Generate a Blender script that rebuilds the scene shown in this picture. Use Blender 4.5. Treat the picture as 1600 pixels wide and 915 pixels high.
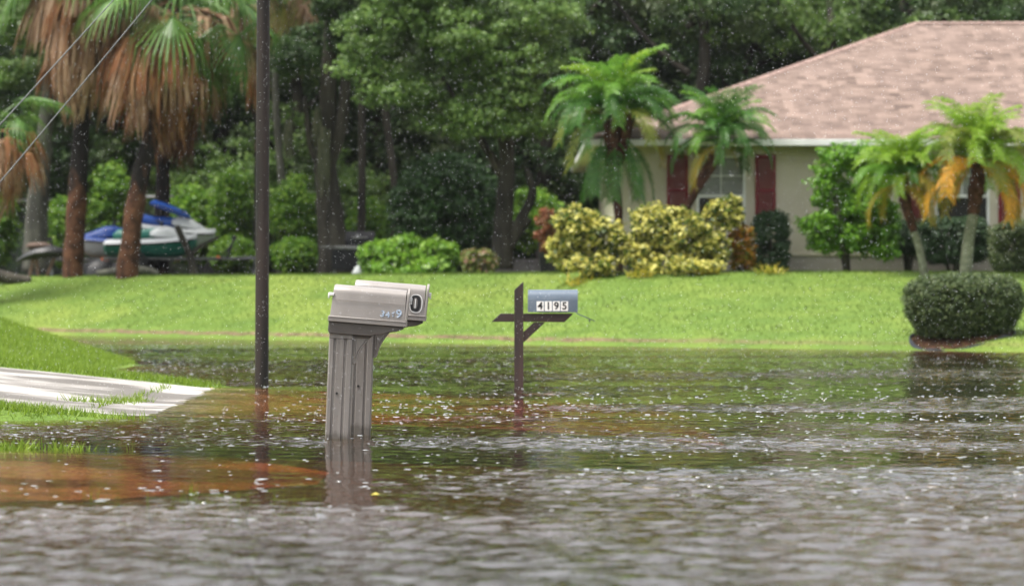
import bpy, math, random
import numpy as np
from mathutils import Vector, Matrix, Euler
R = math.radians
PI = math.pi
rng = np.random.default_rng(7)
random.seed(7)
scene = bpy.context.scene
for o in list(bpy.data.objects):
    bpy.data.objects.remove(o, do_unlink=True)
COL = scene.collection

# ------------------------------------------------------------------ camera
FPX = 5333.3           # focal length in pixels of the 1600 px wide photograph
CAMZ = 0.91
cam = bpy.data.cameras.new('camera'); co = bpy.data.objects.new('camera', cam); COL.objects.link(co)
co.location = (0, 0, CAMZ); co.rotation_euler = (R(90), 0, 0)
cam.lens = 120; cam.sensor_width = 36; cam.clip_start = 0.1; cam.clip_end = 2000
cam.dof.use_dof = True; cam.dof.focus_distance = 23.5; cam.dof.aperture_fstop = 3.3
scene.camera = co

# ------------------------------------------------------------------ light
SUN_EL, SUN_AZ = R(68), R(-112)     # azimuth measured from +Y towards +X
w = bpy.data.worlds.new('World'); scene.world = w; w.use_nodes = True
nt = w.node_tree; nt.nodes.clear()
sky = nt.nodes.new('ShaderNodeTexSky'); sky.sky_type = 'NISHITA'; sky.sun_disc = False
sky.sun_elevation = SUN_EL; sky.sun_rotation = SUN_AZ
sky.dust_density = 4.0; sky.air_density = 1.4
hs = nt.nodes.new('ShaderNodeHueSaturation'); hs.inputs['Saturation'].default_value = 0.22
hs.inputs['Value'].default_value = 1.0
bg = nt.nodes.new('ShaderNodeBackground'); bg.inputs['Strength'].default_value = 0.15
wo = nt.nodes.new('ShaderNodeOutputWorld')
nt.links.new(sky.outputs[0], hs.inputs['Color']); nt.links.new(hs.outputs[0], bg.inputs[0]); nt.links.new(bg.outputs[0], wo.inputs[0])
sl = bpy.data.lights.new('sun', 'SUN'); so = bpy.data.objects.new('sun', sl); COL.objects.link(so)
sl.energy = 2.4; sl.angle = R(24); sl.color = (1.0, 0.955, 0.87)
sdir = Vector((math.sin(SUN_AZ)*math.cos(SUN_EL), math.cos(SUN_AZ)*math.cos(SUN_EL), math.sin(SUN_EL)))
so.rotation_euler = sdir.to_track_quat('Z', 'Y').to_euler(); so.location = (0, 0, 30)
scene.view_settings.view_transform = 'Standard'; scene.view_settings.look = 'None'
scene.view_settings.exposure = 1.14; scene.view_settings.gamma = 1.0
scene.cycles.max_bounces = 8; scene.cycles.transparent_max_bounces = 12; scene.cycles.caustics_reflective = False
scene.cycles.caustics_refractive = False

def PX(px, Y): return (px - 800) / FPX * Y
def PZ(py, Y): return CAMZ + (457.5 - py) / FPX * Y

# ------------------------------------------------------------------ materials
def srgb(r, g, b):
    return tuple(((c/255)/12.92 if c/255 <= .04045 else ((c/255+.055)/1.055)**2.4) for c in (r, g, b)) + (1,)
class NT:
    def __init__(s, name):
        s.m = bpy.data.materials.new(name); s.m.use_nodes = True
        s.t = s.m.node_tree; s.t.nodes.clear(); s.out = s.n('ShaderNodeOutputMaterial')
    def n(s, k, **kw):
        x = s.t.nodes.new(k)
        for a, b in kw.items(): setattr(x, a, b)
        return x
    def l(s, a, b): s.t.links.new(a, b)
def setp(b, base=None, rough=None, spec=None, metal=None):
    if base is not None: b.inputs['Base Color'].default_value = base
    if rough is not None: b.inputs['Roughness'].default_value = rough
    if spec is not None: b.inputs['Specular IOR Level'].default_value = spec
    if metal is not None: b.inputs['Metallic'].default_value = metal
def mat(name, c1, c2=None, scale=5.0, rough=.6, spec=.5, metal=0, bump=0.0, bscale=None, stretch=(1,1,1), detail=5, lo=.35, hi=.65):
    g = NT(name); b = g.n('ShaderNodeBsdfPrincipled'); setp(b, c1, rough, spec, metal)
    tc = g.n('ShaderNodeTexCoord'); mp = g.n('ShaderNodeMapping'); mp.inputs['Scale'].default_value = stretch
    g.l(tc.outputs['Object'], mp.inputs[0])
    if c2 is not None:
        no = g.n('ShaderNodeTexNoise'); no.inputs['Scale'].default_value = scale; no.inputs['Detail'].default_value = detail
        g.l(mp.outputs[0], no.inputs['Vector'])
        cr = g.n('ShaderNodeValToRGB'); cr.color_ramp.elements[0].position = lo; cr.color_ramp.elements[1].position = hi
        cr.color_ramp.elements[0].color = c1; cr.color_ramp.elements[1].color = c2
        g.l(no.outputs['Fac'], cr.inputs[0]); g.l(cr.outputs[0], b.inputs['Base Color'])
    if bump:
        n2 = g.n('ShaderNodeTexNoise'); n2.inputs['Scale'].default_value = bscale or scale*4; n2.inputs['Detail'].default_value = 6
        g.l(mp.outputs[0], n2.inputs['Vector'])
        bu = g.n('ShaderNodeBump'); bu.inputs['Distance'].default_value = bump; bu.inputs['Strength'].default_value = 1
        g.l(n2.outputs['Fac'], bu.inputs['Height']); g.l(bu.outputs[0], b.inputs['Normal'])
    g.l(b.outputs[0], g.out.inputs[0]); return g.m
def leafmat(name, cols, transl=.35, rough=.45, patch=None, spec=.35):
    """cols: list of colours picked per leaf; patch: second colour mixed in by large noise"""
    g = NT(name); geo = g.n('ShaderNodeNewGeometry'); cr = g.n('ShaderNodeValToRGB')
    while len(cr.color_ramp.elements) < len(cols): cr.color_ramp.elements.new(.5)
    for i, c in enumerate(cols):
        cr.color_ramp.elements[i].position = i/(max(1, len(cols)-1)) if len(cols) > 1 else 0
        cr.color_ramp.elements[i].color = tuple(c)+(1,) if len(c) == 3 else c
    g.l(geo.outputs['Random Per Island'], cr.inputs[0]); col = cr.outputs[0]
    if patch is not None:
        tc = g.n('ShaderNodeTexCoord'); no = g.n('ShaderNodeTexNoise'); no.inputs['Scale'].default_value = patch[1]; no.inputs['Detail'].default_value = 3
        g.l(tc.outputs['Object'], no.inputs['Vector'])
        r2 = g.n('ShaderNodeValToRGB'); r2.color_ramp.elements[0].position = patch[2]; r2.color_ramp.elements[1].position = patch[2]+.15
        g.l(no.outputs['Fac'], r2.inputs[0]); mx = g.n('ShaderNodeMix', data_type='RGBA')
        g.l(r2.outputs[0], mx.inputs[0]); g.l(col, mx.inputs[6]); mx.inputs[7].default_value = tuple(patch[0])+(1,); col = mx.outputs[2]
    b = g.n('ShaderNodeBsdfPrincipled'); setp(b, None, rough, spec); g.l(col, b.inputs['Base Color'])
    tr = g.n('ShaderNodeBsdfTranslucent'); g.l(col, tr.inputs[0]); mx2 = g.n('ShaderNodeMixShader'); mx2.inputs[0].default_value = transl
    g.l(b.outputs[0], mx2.inputs[1]); g.l(tr.outputs[0], mx2.inputs[2]); g.l(mx2.outputs[0], g.out.inputs[0]); return g.m

# ------------------------------------------------------------------ mesh helpers
class MB:
    def __init__(s): s.v = []; s.f = []; s.mi = []; s.n = 0
    def add(s, v, f, mi=0):
        v = [tuple(p) for p in v]; s.v += v; s.f += [tuple(i+s.n for i in q) for q in f]; s.mi += [mi]*len(f); s.n += len(v); return s
    def box(s, x0, x1, y0, y1, z0, z1, mi=0, M=None):
        v = [Vector(p) for p in ((x0,y0,z0),(x1,y0,z0),(x1,y1,z0),(x0,y1,z0),(x0,y0,z1),(x1,y0,z1),(x1,y1,z1),(x0,y1,z1))]
        if M is not None: v = [M @ p for p in v]
        return s.add(v, [(0,3,2,1),(4,5,6,7),(0,1,5,4),(1,2,6,5),(2,3,7,6),(3,0,4,7)], mi)
    def prism(s, poly, a, b, axis='y', mi=0, M=None):
        """poly: 2D points; axis y -> poly is (x,z); axis x -> poly is (y,z); axis z -> (x,y)"""
        def P(p, t):
            q = {'y': (p[0], t, p[1]), 'x': (t, p[0], p[1]), 'z': (p[0], p[1], t)}[axis]
            return M @ Vector(q) if M is not None else q
        n = len(poly); v = [P(p, a) for p in poly] + [P(p, b) for p in poly]
        f = [tuple(range(n-1, -1, -1)), tuple(range(n, 2*n))] + [(i, (i+1) % n, n+(i+1) % n, n+i) for i in range(n)]
        return s.add(v, f, mi)
    def tube(s, pts, rad, k=8, mi=0, cap=True, jit=0.0):
        pts = [Vector(p) for p in pts]
        if not hasattr(rad, '__len__'): rad = [rad]*len(pts)
        v = []; up = Vector((0, 0, 1)); prev = None
        for i, p in enumerate(pts):
            t = (pts[min(i+1, len(pts)-1)] - pts[max(i-1, 0)])
            t = t.normalized() if t.length > 1e-9 else Vector((0, 0, 1))
            if prev is None:
                a = t.cross(Vector((0, 1, 0)) if abs(t.y) < .9 else Vector((1, 0, 0))).normalized()
            else: a = (prev - t*prev.dot(t)).normalized()
            prev = a; b = t.cross(a)
            for j in range(k):
                r = rad[i]*(1+jit*(random.random()-.5)*2); an = 2*PI*j/k
                v.append(p + a*(math.cos(an)*r) + b*(math.sin(an)*r))
        f = []
        for i in range(len(pts)-1):
            for j in range(k):
                f.append((i*k+j, i*k+(j+1) % k, (i+1)*k+(j+1) % k, (i+1)*k+j))
        if cap: f.append(tuple(range(k-1, -1, -1))); f.append(tuple((len(pts)-1)*k+j for j in range(k)))
        return s.add(v, f, mi)
    def loft(s, rings, mi=0, cap=True):
        k = len(rings[0]); v = [p for r in rings for p in r]; f = []
        for i in range(len(rings)-1):
            for j in range(k): f.append((i*k+j, i*k+(j+1) % k, (i+1)*k+(j+1) % k, (i+1)*k+j))
        if cap: f.append(tuple(range(k-1, -1, -1))); f.append(tuple((len(rings)-1)*k+j for j in range(k)))
        return s.add(v, f, mi)
    def ball(s, c, r, sx=1, sy=1, sz=1, mi=0, k=12, m=8):
        rings = []
        for i in range(1, m):
            th = PI*i/m - PI/2
            rings.append([(c[0]+r*sx*math.cos(th)*math.cos(2*PI*j/k), c[1]+r*sy*math.cos(th)*math.sin(2*PI*j/k), c[2]+r*sz*math.sin(th)) for j in range(k)])
        return s.loft(rings, mi)
    def build(s, name, mats, parent=None, smooth=False, bevel=0, loc=None):
        me = bpy.data.meshes.new(name); me.from_pydata(s.v, [], s.f)
        if not isinstance(mats, (list, tuple)): mats = [mats]
        for m in mats: me.materials.append(m)
        if len(mats) > 1: me.polygons.foreach_set('material_index', s.mi)
        if smooth: me.polygons.foreach_set('use_smooth', [True]*len(me.polygons))
        me.update()
        o = link(name, me, parent)
        if loc is not None: o.location = loc
        if bevel:
            b = o.modifiers.new('bevel', 'BEVEL'); b.width = bevel; b.segments = 2; b.limit_method = 'ANGLE'; b.angle_limit = R(40)
        if smooth == 'auto' or bevel:
            me.polygons.foreach_set('use_smooth', [True]*len(me.polygons)); me.set_sharp_from_angle(angle=R(38))
        return o
def link(name, me, parent=None):
    o = bpy.data.objects.new(name, me); COL.objects.link(o)
    if parent is not None: o.parent = parent
    return o
def tag(o, label=None, cat=None, group=None, kind=None):
    if label: o['label'] = label
    if cat: o['category'] = cat
    if group: o['group'] = group
    if kind: o['kind'] = kind
    return o
def thing(name, label, cat, loc=(0,0,0), rot=(0,0,0), group=None, scale=None):
    o = bpy.data.objects.new(name, None); COL.objects.link(o); o.location = loc; o.rotation_euler = rot
    if scale: o.scale = scale
    o.empty_display_size = .2
    return tag(o, label, cat, group)
def npmesh(name, v, faces_n, mats, k=4, mi=None, smooth=False):
    """v (n,3) ; faces are consecutive groups of k verts"""
    me = bpy.data.meshes.new(name); n = len(v); nf = n//k
    me.vertices.add(n); me.vertices.foreach_set('co', np.asarray(v, dtype=np.float32).ravel())
    me.loops.add(n); me.loops.foreach_set('vertex_index', np.arange(n, dtype=np.int32))
    me.polygons.add(nf); me.polygons.foreach_set('loop_start', np.arange(0, n, k, dtype=np.int32)); me.polygons.foreach_set('loop_total', np.full(nf, k, dtype=np.int32))
    if not isinstance(mats, (list, tuple)): mats = [mats]
    for m in mats: me.materials.append(m)
    if mi is not None: me.polygons.foreach_set('material_index', np.asarray(mi, dtype=np.int32))
    me.update(calc_edges=True); return me
def unit(a): return a/np.maximum(np.linalg.norm(a, axis=-1, keepdims=True), 1e-9)
def leaf_quads(c, nrm, L, W, droop=0.0):
    """rhombic leaves, one quad each. c (n,3) centres, nrm (n,3) normals"""
    n = len(c); nrm = unit(nrm); r = rng.normal(size=(n, 3)); t = unit(np.cross(nrm, r)); t[:, 2] -= droop; t = unit(t); b = unit(np.cross(nrm, t))
    L = np.broadcast_to(np.asarray(L), (n,))[:, None]*rng.uniform(.7, 1.3, (n, 1)); W = np.broadcast_to(np.asarray(W), (n,))[:, None]*rng.uniform(.7, 1.3, (n, 1))
    v = np.empty((n, 4, 3)); v[:, 0] = c - t*L*.5; v[:, 1] = c + b*W*.5 - t*L*.05; v[:, 2] = c + t*L*.5 - nrm*L*.12; v[:, 3] = c - b*W*.5 - t*L*.05
    return v.reshape(-1, 3)
def sphere_dirs(n): return unit(rng.normal(size=(n, 3)))
def cluster_cloud(centres, radii, per, L, W, flat=.55, droop=.2, upbias=.6):
    """leafy twigs: centres (m,3), radius per cluster"""
    m = len(centres); d = sphere_dirs(m*per); r = rng.random((m*per, 1))**.45
    off = d*r; off[:, 2] *= flat; C = np.repeat(centres, per, 0) + off*np.repeat(np.broadcast_to(radii, (m,)), per)[:, None]
    nrm = d*.7 + rng.normal(size=d.shape)*.45; nrm[:, 2] += upbias
    return leaf_quads(C, nrm, L, W, droop)
def ellipsoid_shell(n, c, r, inner=.55, lo=-1.0):
    d = sphere_dirs(n*3); d = d[d[:, 2] > lo][:n]
    rr = inner + (1-inner)*rng.random((len(d), 1))**.7
    return np.asarray(c) + d*rr*np.asarray(r)

# ------------------------------------------------------------------ terrain
def interp(x, xs, ys): return np.interp(x, xs, ys)
def sstep(a, b, x):
    t = np.clip((x-a)/(b-a), 0, 1); return t*t*(3-2*t)
_w = [(rng.uniform(.1, 1.6), rng.uniform(0, 6.3), rng.uniform(0, 6.3)) for _ in range(14)]
def wob(x, y, s=1.0):
    r = 0
    for i, (f, a, p) in enumerate(_w): r = r + np.sin((x*math.cos(a)+y*math.sin(a))*f*s*2+p)/(1+f*1.5)
    return r/6.0
def H(x, y):
    x = np.asarray(x, float); y = np.asarray(y, float)
    Ys = interp(x, [-60, -15, -9.8, 0, 4, 7.9, 20, 60], [100, 80, 74.0, 60.5, 56.5, 53.0, 46, 40]) + .35*wob(x, y, .8)
    Yc = interp(x, [-60, -12, 0, 1.5, 4, 60], [104, 84, 74, 68, 67.2, 67.2])
    t = np.clip((y-Ys)/(Yc-Ys), 0, 1.5)
    far = np.where(y > Ys, .11*sstep(0, .06, t) + 1.2*np.clip(t, 0, 1) - .0*t, -.045*np.clip(Ys-y, 0, 7)-.01)
    far = np.where(t > 1, 1.31 + .006*(y-Yc), far)
    far = far + np.where(y > Ys, .015*wob(x, y, 2.0), 0)
    # gentle grass ridge barely at the surface
    ys1 = interp(x, [-12, -6, 0, 6], [52, 50.0, 49.2, 48])
    ridge = -.35 + .353*np.exp(-((y-ys1)/.55)**2)*sstep(-14, -8, x)*(1-sstep(-.5, 1.5, x))
    ys2 = interp(x, [-2, 6], [41.2, 40.0])
    ridge2 = -.35 + .352*np.exp(-((y-ys2)/.4)**2)*sstep(-1.4, -.6, x)*(1-sstep(2.3, 3.2, x))
    far = np.maximum(far, np.maximum(ridge, ridge2))
    # near left: yard, driveways, swales
    xs = interp(y, [8, 15, 15.4, 19.6, 19.75, 20.0, 20.4, 24.2, 24.6, 25.4, 32.9, 33.2, 33.8, 34.4, 38, 43, 46, 49, 60], [-6, -5, -3.3, -3.15, -3.0, -3.05, -4.4, -4.2, -2.95, -2.87, -3.0, -2.75, -3.3, -4.35, -4.85, -4.75, -4.95, -7, -16])
    k = interp(y, [8, 19, 25, 33, 35, 39, 60], [.08, .10, .085, .105, .2, .33, .33])
    d = xs - x
    near = np.where(d > 0, k*d, .036*np.clip(d, -9, 0))
    near = np.where(near > .9, .9 + (near-.9)*.1, near)
    swale = -.16*(sstep(20.3, 20.9, y)*(1-sstep(23.7, 24.4, y)))*(1-sstep(0.2, 1.2, d*.5))
    swale2 = -.12*(1-sstep(14.2, 15.2, y))
    near = near + swale + swale2 + .006*wob(x, y, 4)
    near = near - .3*sstep(44, 60, y)
    z = np.maximum(far, np.minimum(near, 1.4)) if False else np.where(y < 46, np.maximum(near, -.34), far)
    bl = sstep(43, 50, y); zz = np.maximum(near, -.34)*(1-bl) + far*bl
    zz = np.where(y < 43, np.maximum(zz, ridge2), np.maximum(zz, np.where(ridge > -.3, ridge, -9)))
    return zz
def grid_mesh(name, X, Yv, Z, mats):
    nx, ny = len(X), len(Yv); gx, gy = np.meshgrid(X, Yv); v = np.stack([gx, gy, Z], -1).reshape(-1, 3)
    i = np.arange(nx-1); j = np.arange(ny-1); ii, jj = np.meshgrid(i, j); a = (jj*nx+ii).ravel()
    q = np.stack([a, a+1, a+nx+1, a+nx], -1).astype(np.int32)
    me = bpy.data.meshes.new(name); me.vertices.add(len(v)); me.vertices.foreach_set('co', v.astype(np.float32).ravel())
    me.loops.add(q.size); me.loops.foreach_set('vertex_index', q.ravel()); me.polygons.add(len(q))
    me.polygons.foreach_set('loop_start', np.arange(0, q.size, 4, dtype=np.int32)); me.polygons.foreach_set('loop_total', np.full(len(q), 4, dtype=np.int32))
    me.polygons.foreach_set('use_smooth', np.ones(len(q), bool)); me.materials.append(mats); me.update(calc_edges=True); return me
X = np.concatenate([np.linspace(-600, -40, 15)[:-1], np.linspace(-40, -13, 28)[:-1], np.linspace(-13, 11, 180)[:-1], np.linspace(11, 40, 30)[:-1], np.linspace(40, 600, 15)])
Yv = np.concatenate([np.linspace(-300, 0, 8)[:-1], np.linspace(0, 14, 25)[:-1], np.linspace(14, 46, 260)[:-1], np.linspace(46, 86, 200)[:-1], np.linspace(86, 130, 30)[:-1], np.linspace(130, 1500, 16)])
gx, gy = np.meshgrid(X, Yv); Z = H(gx, gy)

g = NT('ground_grass_and_silt'); b = g.n('ShaderNodeBsdfPrincipled'); setp(b, None, .85, .2)
tc = g.n('ShaderNodeTexCoord'); sep = g.n('ShaderNodeSeparateXYZ'); g.l(tc.outputs['Object'], sep.inputs[0])
def noise(g, vec, sc, det=4, stretch=None, rough=.5):
    if stretch is not None:
        mp = g.n('ShaderNodeMapping'); mp.inputs['Scale'].default_value = stretch; g.l(vec, mp.inputs[0]); vec = mp.outputs[0]
    n = g.n('ShaderNodeTexNoise'); n.inputs['Scale'].default_value = sc; n.inputs['Detail'].default_value = det; n.inputs['Roughness'].default_value = rough
    g.l(vec, n.inputs['Vector']); return n.outputs['Fac']
def ramp(g, fac, stops):
    cr = g.n('ShaderNodeValToRGB')
    while len(cr.color_ramp.elements) < len(stops): cr.color_ramp.elements.new(.5)
    for i, (p, c) in enumerate(stops):
        cr.color_ramp.elements[i].position = p; cr.color_ramp.elements[i].color = tuple(c)+(1,) if len(c) == 3 else c
    g.l(fac, cr.inputs[0]); return cr.outputs[0]
def mixc(g, f, a, b_):
    mx = g.n('ShaderNodeMix', data_type='RGBA')
    for s_, v_ in ((0, f), (6, a), (7, b_)):
        if hasattr(v_, 'is_linked'): g.l(v_, mx.inputs[s_])
        else: mx.inputs[s_].default_value = v_ if s_ == 0 else tuple(v_)+(1,)
    return mx.outputs[2]
def math_(g, op, a, b_=None, clamp=False):
    m = g.n('ShaderNodeMath', operation=op, use_clamp=clamp)
    for i, v_ in enumerate((a, b_)):
        if v_ is None: continue
        if hasattr(v_, 'is_linked'): g.l(v_, m.inputs[i])
        else: m.inputs[i].default_value = v_
    return m.outputs[0]
def mrange(g, v, a, b_, c=0., d=1.):
    m = g.n('ShaderNodeMapRange'); g.l(v, m.inputs[0])
    for i, q in enumerate((a, b_, c, d)): m.inputs[i+1].default_value = q
    return m.outputs[0]
P = tc.outputs['Object']
grass = ramp(g, noise(g, P, 1.1, 6), [(.3, (.072, .125, .022)), (.5, (.105, .165, .026)), (.68, (.145, .20, .034))])
grass = mixc(g, mrange(g, noise(g, P, 22, 5), .35, .7), grass, (.10, .17, .022))
grass = mixc(g, mrange(g, noise(g, P, .35, 3, (1, .5, 1)), .52, .66, 0, .55), grass, (.20, .25, .045))
soil = ramp(g, noise(g, P, 3, 6), [(.3, (.08, .05, .03)), (.55, (.17, .11, .07)), (.7, (.12, .14, .04))])
silt = ramp(g, noise(g, P, .8, 6), [(.3, (.045, .05, .022)), (.6, (.075, .09, .035))])
# brown washed-up line just above the water on the far bank
zz = math_(g, 'ADD', sep.outputs['Z'], math_(g, 'MULTIPLY', math_(g, 'SUBTRACT', noise(g, P, 1.6, 5), .5), .09))
fringe = math_(g, 'MULTIPLY', math_(g, 'MULTIPLY', mrange(g, zz, .055, .085), mrange(g, zz, .15, .11)), mrange(g, sep.outputs['Y'], 46, 50))
fringe = math_(g, 'MULTIPLY', fringe, mrange(g, sep.outputs['X'], 6.5, 1.0, .25, 1.0))
c = mixc(g, fringe, grass, soil)
# bare soil under the trees behind the lawn
ym = math_(g, 'ADD', sep.outputs['Y'], math_(g, 'MULTIPLY', noise(g, P, .5, 4), 3.0))
ydist = math_(g, 'ADD', ym, math_(g, 'MULTIPLY', math_(g, 'ABSOLUTE', math_(g, 'MINIMUM', sep.outputs['X'], 0.0)), -.2))
c = mixc(g, mrange(g, ydist, 83.3, 84.3), c, mixc(g, mrange(g, noise(g, P, 2, 4), .45, .6), (.07, .045, .028), (.03, .04, .012)))
c = mixc(g, mrange(g, sep.outputs['Z'], -.004, -.03), c, silt)
g.l(c, b.inputs['Base Color'])
bu = g.n('ShaderNodeBump'); bu.inputs['Distance'].default_value = .03; g.l(noise(g, P, 30, 5), bu.inputs['Height']); g.l(bu.outputs[0], b.inputs['Normal'])
g.l(b.outputs[0], g.out.inputs[0]); M_ground = g.m
ground = link('ground', grid_mesh('ground', X, Yv, Z, M_ground)); tag(ground, kind='structure')

# driveways (concrete sheets following the ground, partly under water)
def conc(name, wet):
    g = NT(name); b = g.n('ShaderNodeBsdfPrincipled'); setp(b, None, .6, .15)
    tc = g.n('ShaderNodeTexCoord'); P = tc.outputs['Object']
    c = ramp(g, noise(g, P, 1.2, 6, (1, .35, 1)), [(.3, (.25, .23, .21)), (.6, (.40, .38, .355))])
    c = mixc(g, mrange(g, noise(g, P, 1.7, 4, (.45, .6, 1)), .44, .56, 0, .85), c, (.085, .075, .065))
    c = mixc(g, mrange(g, noise(g, P, 40, 4), .5, .75, 0, .4), c, (.25, .22, .19))
    g.l(c, b.inputs['Base Color']); bu = g.n('ShaderNodeBump'); bu.inputs['Distance'].default_value = .004; g.l(noise(g, P, 60, 3), bu.inputs['Height']); g.l(bu.outputs[0], b.inputs['Normal'])
    g.l(b.outputs[0], g.out.inputs[0]); return g.m
M_conc = conc('wet_concrete', 0)
def slab(name, x0, x1, yfun0, yfun1, up, joints):
    m = MB(); n = 60
    xs_ = sorted(set(list(np.linspace(x0, x1, n)) + [j+s for j in joints for s in (-.012, .012)]))
    cols = []
    K = 14
    for x in xs_:
        y0, y1 = yfun0(x), yfun1(x); ys = np.linspace(y0, y1, K)
        z = H(np.full(K, x), ys) + up
        z = H(x, .5*(y0+y1)) * .0 + np.linspace(z[2], z[-3], K)
        if any(abs(x-j) < .006 for j in joints): z = z - .02
        cols.append([(x, ys[k], z[k]) for k in range(K)])
    v = [p for c_ in cols for p in c_]; f = [(i*K+k, (i+1)*K+k, (i+1)*K+k+1, i*K+k+1) for i in range(len(cols)-1) for k in range(K-1)]
    m.add(v, f)
    # edge skirts
    for row in (0, K-1):
        vv = [c_[row] for c_ in cols] + [(c_[row][0], c_[row][1], c_[row][2]-.12) for c_ in cols]; nn = len(cols)
        ff = [(i, i+1, nn+i+1, nn+i) if row else (i+1, i, nn+i, nn+i+1) for i in range(nn-1)]; m.add(vv, ff)
    o = m.build(name, M_conc); tag(o, kind='structure'); return o
slab('driveway', -14, 1.5, lambda x: 25.35 - .9*max(0, x)**1.2, lambda x: 32.75 + .25*max(0, x+1) - 2.2*max(0, x-.2)**2, .004, (-3.2, -6.2))
slab('driveway', -14, -1.0, lambda x: 15.3 + 1.25*max(0, x+2.5)**1.5, lambda x: 19.65 - 1.6*max(0, x+1.75)**2, .004, (-3.4,))

# ------------------------------------------------------------------ water
g = NT('flood_water'); tc = g.n('ShaderNodeTexCoord'); P = tc.outputs['Object']
n2 = noise(g, P, 24, 2, (1, .7, 1)); n3 = noise(g, P, 60, 2)
hgt = math_(g, 'ADD', math_(g, 'MULTIPLY', n2, .0019), math_(g, 'MULTIPLY', n3, .0006))
for vs_, kk_, am_ in ((5.0, 16.0, .0011), (9.0, 11.0, .0006)):      # raindrop rings
    vo = g.n('ShaderNodeTexVoronoi'); vo.voronoi_dimensions = '2D'; vo.inputs['Scale'].default_value = vs_; vo.inputs['Randomness'].default_value = 1; g.l(P, vo.inputs['Vector'])
    dd = vo.outputs['Distance']; rg = math_(g, 'MULTIPLY', math_(g, 'SINE', math_(g, 'MULTIPLY', dd, kk_*2)), mrange(g, dd, .5, .05))
    hgt = math_(g, 'ADD', hgt, math_(g, 'MULTIPLY', rg, am_))
at = g.n('ShaderNodeAttribute'); at.attribute_name = 'ripple'
hgt = math_(g, 'MULTIPLY', hgt, math_(g, 'MAXIMUM', at.outputs['Fac'], .16))
bu = g.n('ShaderNodeBump'); bu.inputs['Strength'].default_value = 1; bu.inputs['Distance'].default_value = 1.0; g.l(hgt, bu.inputs['Height'])
fr = g.n('ShaderNodeFresnel'); fr.inputs[0].default_value = 1.33; g.l(bu.outputs[0], fr.inputs['Normal'])
gl = g.n('ShaderNodeBsdfGlossy'); gl.inputs['Roughness'].default_value = .015; gl.inputs[0].default_value = (1, 1, 1, 1); g.l(bu.outputs[0], gl.inputs['Normal'])
tr = g.n('ShaderNodeBsdfTransparent'); tr.inputs[0].default_value = (.95, .86, .68, 1)
df = g.n('ShaderNodeBsdfDiffuse'); df.inputs[0].default_value = (.11, .105, .07, 1)
m1 = g.n('ShaderNodeMixShader'); m1.inputs[0].default_value = .10; g.l(tr.outputs[0], m1.inputs[1]); g.l(df.outputs[0], m1.inputs[2])
m2 = g.n('ShaderNodeMixShader'); g.l(math_(g, 'MULTIPLY', fr.outputs[0], .82), m2.inputs[0]); g.l(m1.outputs[0], m2.inputs[1]); g.l(gl.outputs[0], m2.inputs[2])
g.l(m2.outputs[0], g.out.inputs[0])
va = g.n('ShaderNodeVolumeAbsorption'); va.inputs[0].default_value = (.86, .50, .18, 1); va.inputs[1].default_value = 2.7; g.l(va.outputs[0], g.out.inputs['Volume'])
M_water = g.m
_wv = []
for _i in range(56):
    _l = .085*(.5/.085)**rng.random(); _a = rng.uniform(0, 2*PI); _k = 2*PI/_l
    _wv.append((_k*math.cos(_a), _k*math.sin(_a), rng.uniform(0, 6.28), 1/_k))
_wp = [(rng.uniform(.15, .9), rng.uniform(.5, 2.4), rng.uniform(0, 6.3)) for _ in range(12)]
def rough_amp(x, y):
    p = 0
    for kx, ky, ph in _wp: p = p + np.sin(x*kx + y*ky*(1 if ph > 3 else -.6) + ph)
    p = sstep(-1.6, 2.6, p)                                     # gusty patches
    a_ = .25 + .75*p
    shallow = sstep(.9, -1.6, x)*sstep(14.3, 15.0, y)*(1-sstep(19.9, 20.6, y))
    shallow2 = sstep(.6, -.8, x)*sstep(24.0, 24.8, y)*(1-sstep(32.8, 34.0, y))*.55
    a_ = a_*(1-.85*shallow)*(1-shallow2)
    band = sstep(20.6, 21.4, y)*(1-sstep(23.2, 24.2, y)); a_ = np.maximum(a_, band*(.45+.5*p))
    a_ = np.maximum(a_, sstep(33.5, 36, y)*(.55+.35*p))
    yn_ = y + .7*np.sin(x*1.1+1)+.35*np.sin(x*3.1+y)+.25*np.sin(x*7.3-y*2); near_ = 1-sstep(12.2, 15.2, np.maximum(yn_ - .9*(x+2.0), 12)); a_ = np.maximum(a_, near_*(.8+.45*p))
    return a_
def wave(x, y, slope=.085):
    x = np.asarray(x, float); y = np.asarray(y, float); h = np.zeros(np.broadcast(x, y).shape)
    for kx, ky, ph, ik in _wv: h += np.sin(x*kx + y*ky + ph)*ik
    fade = sstep(9, 10, y)*(1-sstep(56, 62, y))*(1-sstep(9.5, 11, np.abs(x)))
    return h*slope*math.sqrt(2/len(_wv))*rough_amp(x, y)*fade
WX = np.concatenate([[-90, -40, -20], np.arange(-11.5, -5.5, .08), np.arange(-5.5, 5.5, .026), np.arange(5.5, 11.5, .08), [20, 40, 90]]); WY = np.concatenate([[-12, 0, 5], np.arange(8.8, 27, .026), np.arange(27, 40, .05), np.arange(40, 62.5, .09), [66, 72, 80, 99]])
_gx, _gy = np.meshgrid(WX, WY); _gz = wave(_gx, _gy); nx_, ny_ = len(WX), len(WY)
me = grid_mesh('water', WX, WY, _gz, M_water); at_ = me.attributes.new('ripple', 'FLOAT', 'POINT'); at_.data.foreach_set('value', rough_amp(_gx, _gy).ravel().astype(np.float32))
import bmesh
bm = bmesh.new(); bm.from_mesh(me); be = [e for e in bm.edges if e.is_boundary]
ret = bmesh.ops.extrude_edge_only(bm, edges=be); nv_ = [v for v in ret['geom'] if isinstance(v, bmesh.types.BMVert)]
for v in nv_: v.co.z = -1.5
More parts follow.
